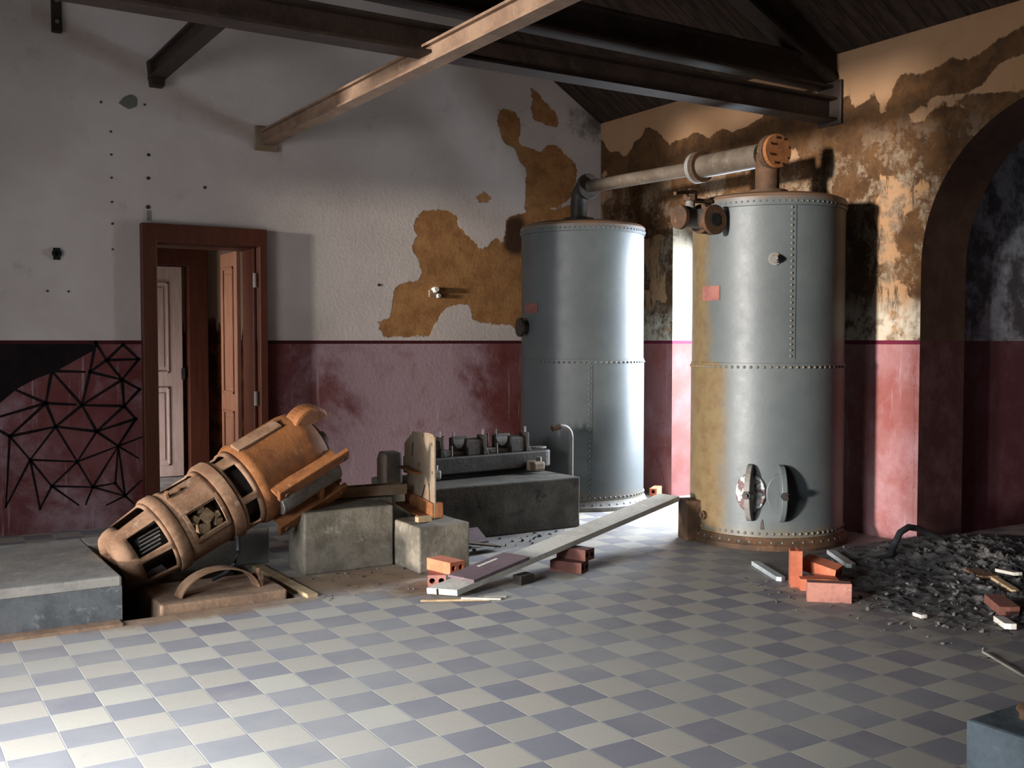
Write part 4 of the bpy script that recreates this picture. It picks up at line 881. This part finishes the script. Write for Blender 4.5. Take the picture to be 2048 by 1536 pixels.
def brick(name, label, loc_, rot, m='brick', group=None, size=(0.22, 0.11, 0.07)):
    """hollow brick: two bores run its length"""
    l, w_, h_ = size; b_ = thing(name, label, 'brick', loc_, 0, group, rot)
    bm = BM(); hx, hh = 0.018, 0.017; NN = 12
    def ring(x):
        o_ = [bm.verts.new((x, y, z)) for y, z in ((-w_/2, -h_/2), (w_/2, -h_/2), (w_/2, h_/2), (-w_/2, h_/2))]
        hs = [[bm.verts.new((x, c + hx * math.cos(k*2*math.pi/NN), hh * math.sin(k*2*math.pi/NN))) for k in range(NN)] for c in (-w_/4, w_/4)]
        return o_, hs
    A, B = ring(-l/2), ring(l/2)
    for i in range(4): bm.faces.new((A[0][i], A[0][(i+1) % 4], B[0][(i+1) % 4], B[0][i]))
    for a_, b2 in zip(A[1], B[1]):
        for k in range(NN): bm.faces.new((a_[k], a_[(k+1) % NN], b2[(k+1) % NN], b2[k]))
    for o_, hs in (A, B):
        ed = []
        for loop in [o_] + hs:
            for k in range(len(loop)):
                a_, b2 = loop[k], loop[(k+1) % len(loop)]
                ed.append(bm.edges.get((a_, b2)) or bm.edges.new((a_, b2)))
        bmesh.ops.triangle_fill(bm, use_beauty=True, use_dissolve=False, edges=ed)
    link('brick_body', bm, m, b_)
    bm = BM()
    for c in (-w_/4, w_/4): cyl(bm, (-l/2 + .03, c, 0), (l/2 - .03, c, 0), hx * 0.97, 10)
    link('bore_shade', bm, 'black', b_) if False else bm.free()
    return b_
# two bricks at the plank's low end
brick('brick', 'dusty pink brick flat on the floor beneath the orange holed brick by the plank', (2.955, 5.60, 0.036), (0, 0, R(62)), 'brick_dull')
brick('brick', 'orange holed brick lying atop a pink one at the low end of the plank', (3.005, 5.58, 0.108), (0, 0, R(-78)), 'brick', None, (0.22, 0.115, 0.072))
# two under the plank, its shade painted into their dark colour
brick('brick', 'shade-darkened brick on the floor at the bottom of the pair propping the plank', (3.83, 5.44, 0.0355), (0, 0, R(-60)), 'brick_dark')
brick('brick', 'shade-darkened brick on top of the pair directly under the plank', (3.90, 5.47, 0.1065), (0, 0, R(-68)), 'brick_dark')
brick('brick', 'orange brick on the floor in the gap between the two tanks', (6.28, 7.52, 0.056), (R(90), 0, R(38)), 'brick')
# group by the nearer tank
brick('brick', 'orange hollow brick standing upright in front of the nearer tank', (4.755, 4.385, 0.111), (0, R(90), R(-42)), 'brick')
brick('brick', 'orange brick with its holes showing leaning behind the upright brick', (4.93, 4.34, 0.10), (R(8), R(12), R(-70)), 'brick', None, (0.22, 0.11, 0.075))
brick('brick', 'orange brick lying flat at the foot of the upright brick', (4.80, 4.25, 0.036), (0, 0, R(-38)), 'brick')
brick('brick', 'dusty purple-red brick nearest the viewer in the group by the nearer tank', (4.63, 4.02, 0.056), (R(90), 0, R(-43)), 'brick_dull', None, (0.24, 0.11, 0.075))

def stick(name, label, cat, a, b, w_, h_, m, group=None):
    a, b = Vector(a), Vector(b); d = (b - a).normalized(); s = Vector((0, 0, 1)).cross(d).normalized(); u = d.cross(s)
    mm = Matrix.Translation(a) @ Matrix((d, s, u)).transposed().to_4x4(); bm = BM(); Lk = (b - a).length
    prism(bm, [(0, -w_/2), (Lk * .96, -w_/2), (Lk, 0), (Lk * .97, w_/2), (Lk * .02, w_/2 * .8)], lambda p, q_, r_: mm @ Vector((p, q_, r_)), h_)
    return tag(link(name, bm, m, bevel=0.002), label, cat, group)
stick('wood_stick', 'long thin splintered stick on the tiles below the plank end', 'stick', (2.66, 5.24, 0.001), (3.02, 5.05, 0.001), 0.035, 0.012, 'wood_scrap')
stick('wood_stick', 'shorter yellowish stick lying across the end of the thin stick', 'stick', (2.86, 5.13, 0.012), (3.07, 5.02, 0.003), 0.03, 0.012, 'wood_pale')
stick('wood_stick', 'tiny pale stick stub to the side of the plank end sticks', 'stick', (3.0, 5.11, 0.001), (3.12, 5.05, 0.001), 0.02, 0.014, 'wood_pale')
stick('metal_strip', 'grey metal strip on the tiles behind the upright brick', 'metal strip', (4.97, 4.93, 0.001), (4.76, 4.50, 0.001), 0.055, 0.028, 'alu')
stick('metal_strip', 'grey metal strip lying by the hose right of the brick group', 'metal strip', (5.57, 4.82, 0.03), (5.36, 4.47, 0.02), 0.06, 0.028, 'alu')
bm = BM(); tube(bm, [(5.50, 4.62, 0.02), (5.62, 4.52, 0.03), (5.74, 4.47, 0.06), (5.80, 4.48, 0.14), (5.86, 4.49, 0.20), (5.96, 4.50, 0.225), (6.08, 4.51, 0.20), (6.22, 4.50, 0.14), (6.36, 4.46, 0.08), (6.5, 4.40, 0.05)], 0.022, 12)
tag(link('rubber_hose', bm, 'hose', smooth=True), 'black rubber hose looping up out of the rubble by the arch', 'hose')
bm = BM(); box(bm, 3.62, 3.80, 6.40, 6.58, 0.0, 0.012); bm.transform(Matrix.Translation((3.7, 6.45, 0.05)) @ Matrix.Rotation(R(25), 4, 'X') @ Matrix.Translation((-3.7, -6.45, 0)))
tag(link('tile_fragment', bm, 'board_purple'), 'dark purple tile fragment in the dirt before the oily block', 'tile fragment')
stick('wood_scrap', 'reddish thin board scrap leaning in the dirt beside the pedestal', 'wood scrap', (3.40, 6.22, 0.10), (3.80, 6.28, 0.02), 0.12, 0.012, 'rust_dark')
stick('wood_block', 'small dark wood block under the middle of the purple board', 'wood block', (3.34, 5.30, 0.001), (3.46, 5.33, 0.001), 0.08, 0.055, 'iron')

# rubble: a heap of sooty dirt with loose bits
bm = BM(); nx_, ny_ = 90, 70; G = {}
def rub_h(x, y):
    d = min(1, max(0, 1.15 - math.hypot((x - 6.3) / 1.55, (y - 3.75) / 1.15)))
    e = 0.05 * max(0, 1 - math.hypot((x - 5.9) / 0.8, (y - 4.6) / 0.5))
    f = 0.10 * max(0, 1 - math.hypot((x - 6.6) / 0.9, (y - 4.4) / 0.7))
    nn_ = noise.noise(Vector((x * 5, y * 5, 1))) * 0.014 + noise.noise(Vector((x * 13, y * 13, 2))) * 0.016 + abs(noise.noise(Vector((x * 29, y * 29, 3)))) * 0.026
    return d * (0.035 + nn_ * 1.5) + e + f - 0.010 + nn_ * 0.5
def heap(x0, x1, y0, y1, label):
    bm = BM(); G = {}; nx_ = round((x1 - x0) / .02); ny_ = round((y1 - y0) / .02)
    for i in range(nx_ + 1):
        for j in range(ny_ + 1):
            x = x0 + (x1 - x0) * i / nx_; y = y0 + (y1 - y0) * j / ny_
            G[i, j] = bm.verts.new((x, y, max(rub_h(x, y), -0.004)))
    for i in range(nx_):
        for j in range(ny_):
            q = [G[i, j], G[i+1, j], G[i+1, j+1], G[i, j+1]]
            if max(v.co.z for v in q) > 0.0: bm.faces.new(q)
    tag(link('rubble_heap', bm, 'soot', smooth=True, autos=180), label, 'rubble', kind='stuff')
heap(4.4, 6.47, 2.2, 5.0, 'dark sooty dirt and rubble spread over the tiles before the arch')
heap(6.47, 7.7, 2.75, 4.78, 'sooty rubble lying inside the arched opening itself')
bm = BM(); rnd = random.Random(3)
def chunk(bm, c, s):
    m4 = Matrix.Translation(c) @ Matrix.Rotation(rnd.uniform(0, 6), 4, Vector((rnd.random(), rnd.random(), rnd.random() + .1)).normalized())
    r = bmesh.ops.create_icosphere(bm, subdivisions=1, radius=1.0)
    for v in r['verts']:
        k = rnd.uniform(0.55, 1.1); v.co = m4 @ Vector((v.co.x * s * k, v.co.y * s * k * 0.8, v.co.z * s * k * 0.5))
for k in range(700):
    x = rnd.gauss(5.9, 0.75); y = rnd.gauss(3.8, 0.6)
    if not (4.3 < x < 6.42 and 2.3 < y < 5.0): continue
    if math.hypot((x - 6.1) / 1.7, (y - 3.65) / 1.35) > 1.1: continue
    if x > 6.3 and y > 4.75: continue
    chunk(bm, Vector((x, y, max(0, rub_h(x, y)) + 0.005)), 0.005 + 0.022 * rnd.random() ** 2.5)
for k in range(60): chunk(bm, Vector((rnd.uniform(2.2, 3.2), rnd.uniform(5.5, 5.9) if rnd.random() < .5 else rnd.gauss(6.05, .08), 0.004)), rnd.uniform(0.004, 0.014))
for k in range(50): chunk(bm, Vector((rnd.uniform(3.4, 4.7), rnd.uniform(6.3, 6.66), 0.006)), rnd.uniform(0.006, 0.022))
tag(link('loose_grit', bm, 'grit'), 'loose grit and crumbs of mortar strewn over floor and rubble', 'grit', kind='stuff')
scr = [('wood_scrap', 'brown flat wood scrap on the rubble, rearmost of the scraps there', (5.93, 4.00), (5.80, 3.80), .12, .015, 'rust_dust'),
       ('wood_scrap', 'whitish wood scrap on the rubble behind the tan splinter', (5.95, 3.83), (5.88, 3.66), .06, .02, 'wood_pale'),
       ('wood_scrap', 'tan splinter of wood on the rubble in front of the whitish scrap', (5.76, 3.74), (5.65, 3.53), .05, .018, 'wood_scrap'),
       ('plaster_chip', 'larger white plaster chip on the near slope of the rubble before the reddish brick fragment', (5.04, 3.24), (4.94, 3.11), .06, .03, 'white_chalk'),
       ('plaster_chip', 'small white chip at the front rim of the rubble before the bricks', (4.77, 3.55), (4.75, 3.48), .04, .02, 'white_chalk'),
       ('brick_fragment', 'reddish brick fragment half buried in the rubble', (5.28, 3.43), (5.18, 3.27), .11, .05, 'brick_dark')]
for nm_, lb, a, b, w_, h_, m_ in scr:
    za, zb = max(0, rub_h(*a)), max(0, rub_h(*b)); stick(nm_, lb, nm_.replace('_', ' '), (*a, za + .004), (*b, zb + .006), w_, h_, m_)
stick('iron_rod', 'thin rod lying along the near edge of the rubble', 'rod', (4.47, 2.95, 0.004), (4.22, 2.50, 0.004), 0.02, 0.012, 'iron_grey')

# stone block in the near right corner
sb_ = thing('stone_block', 'blue-grey stone block in the near bottom right corner with a rusty stub on top', 'stone block', (2.94, 1.1, 0))
bm = BM(); box(bm, 0, 1.0, 0, 0.90, 0, 0.28); bmesh.ops.subdivide_edges(bm, edges=bm.edges[:], cuts=4, use_grid_fill=True)
for v in bm.verts: v.co += noise.noise_vector(v.co * 4) * 0.008
link('block_body', bm, 'stone_blue', sb_, bevel=0.012)
bm = BM(); bmesh.ops.create_icosphere(bm, subdivisions=3, radius=0.05)
for v in bm.verts: v.co = Vector((0.21, 0.79, 0.292)) + Vector((v.co.x * 1.3, v.co.y, v.co.z * .8)) * (1 + .35 * noise.noise(v.co * 30))
link('rusty_stub', bm, 'rust_dust', sb_, smooth=True, autos=180)
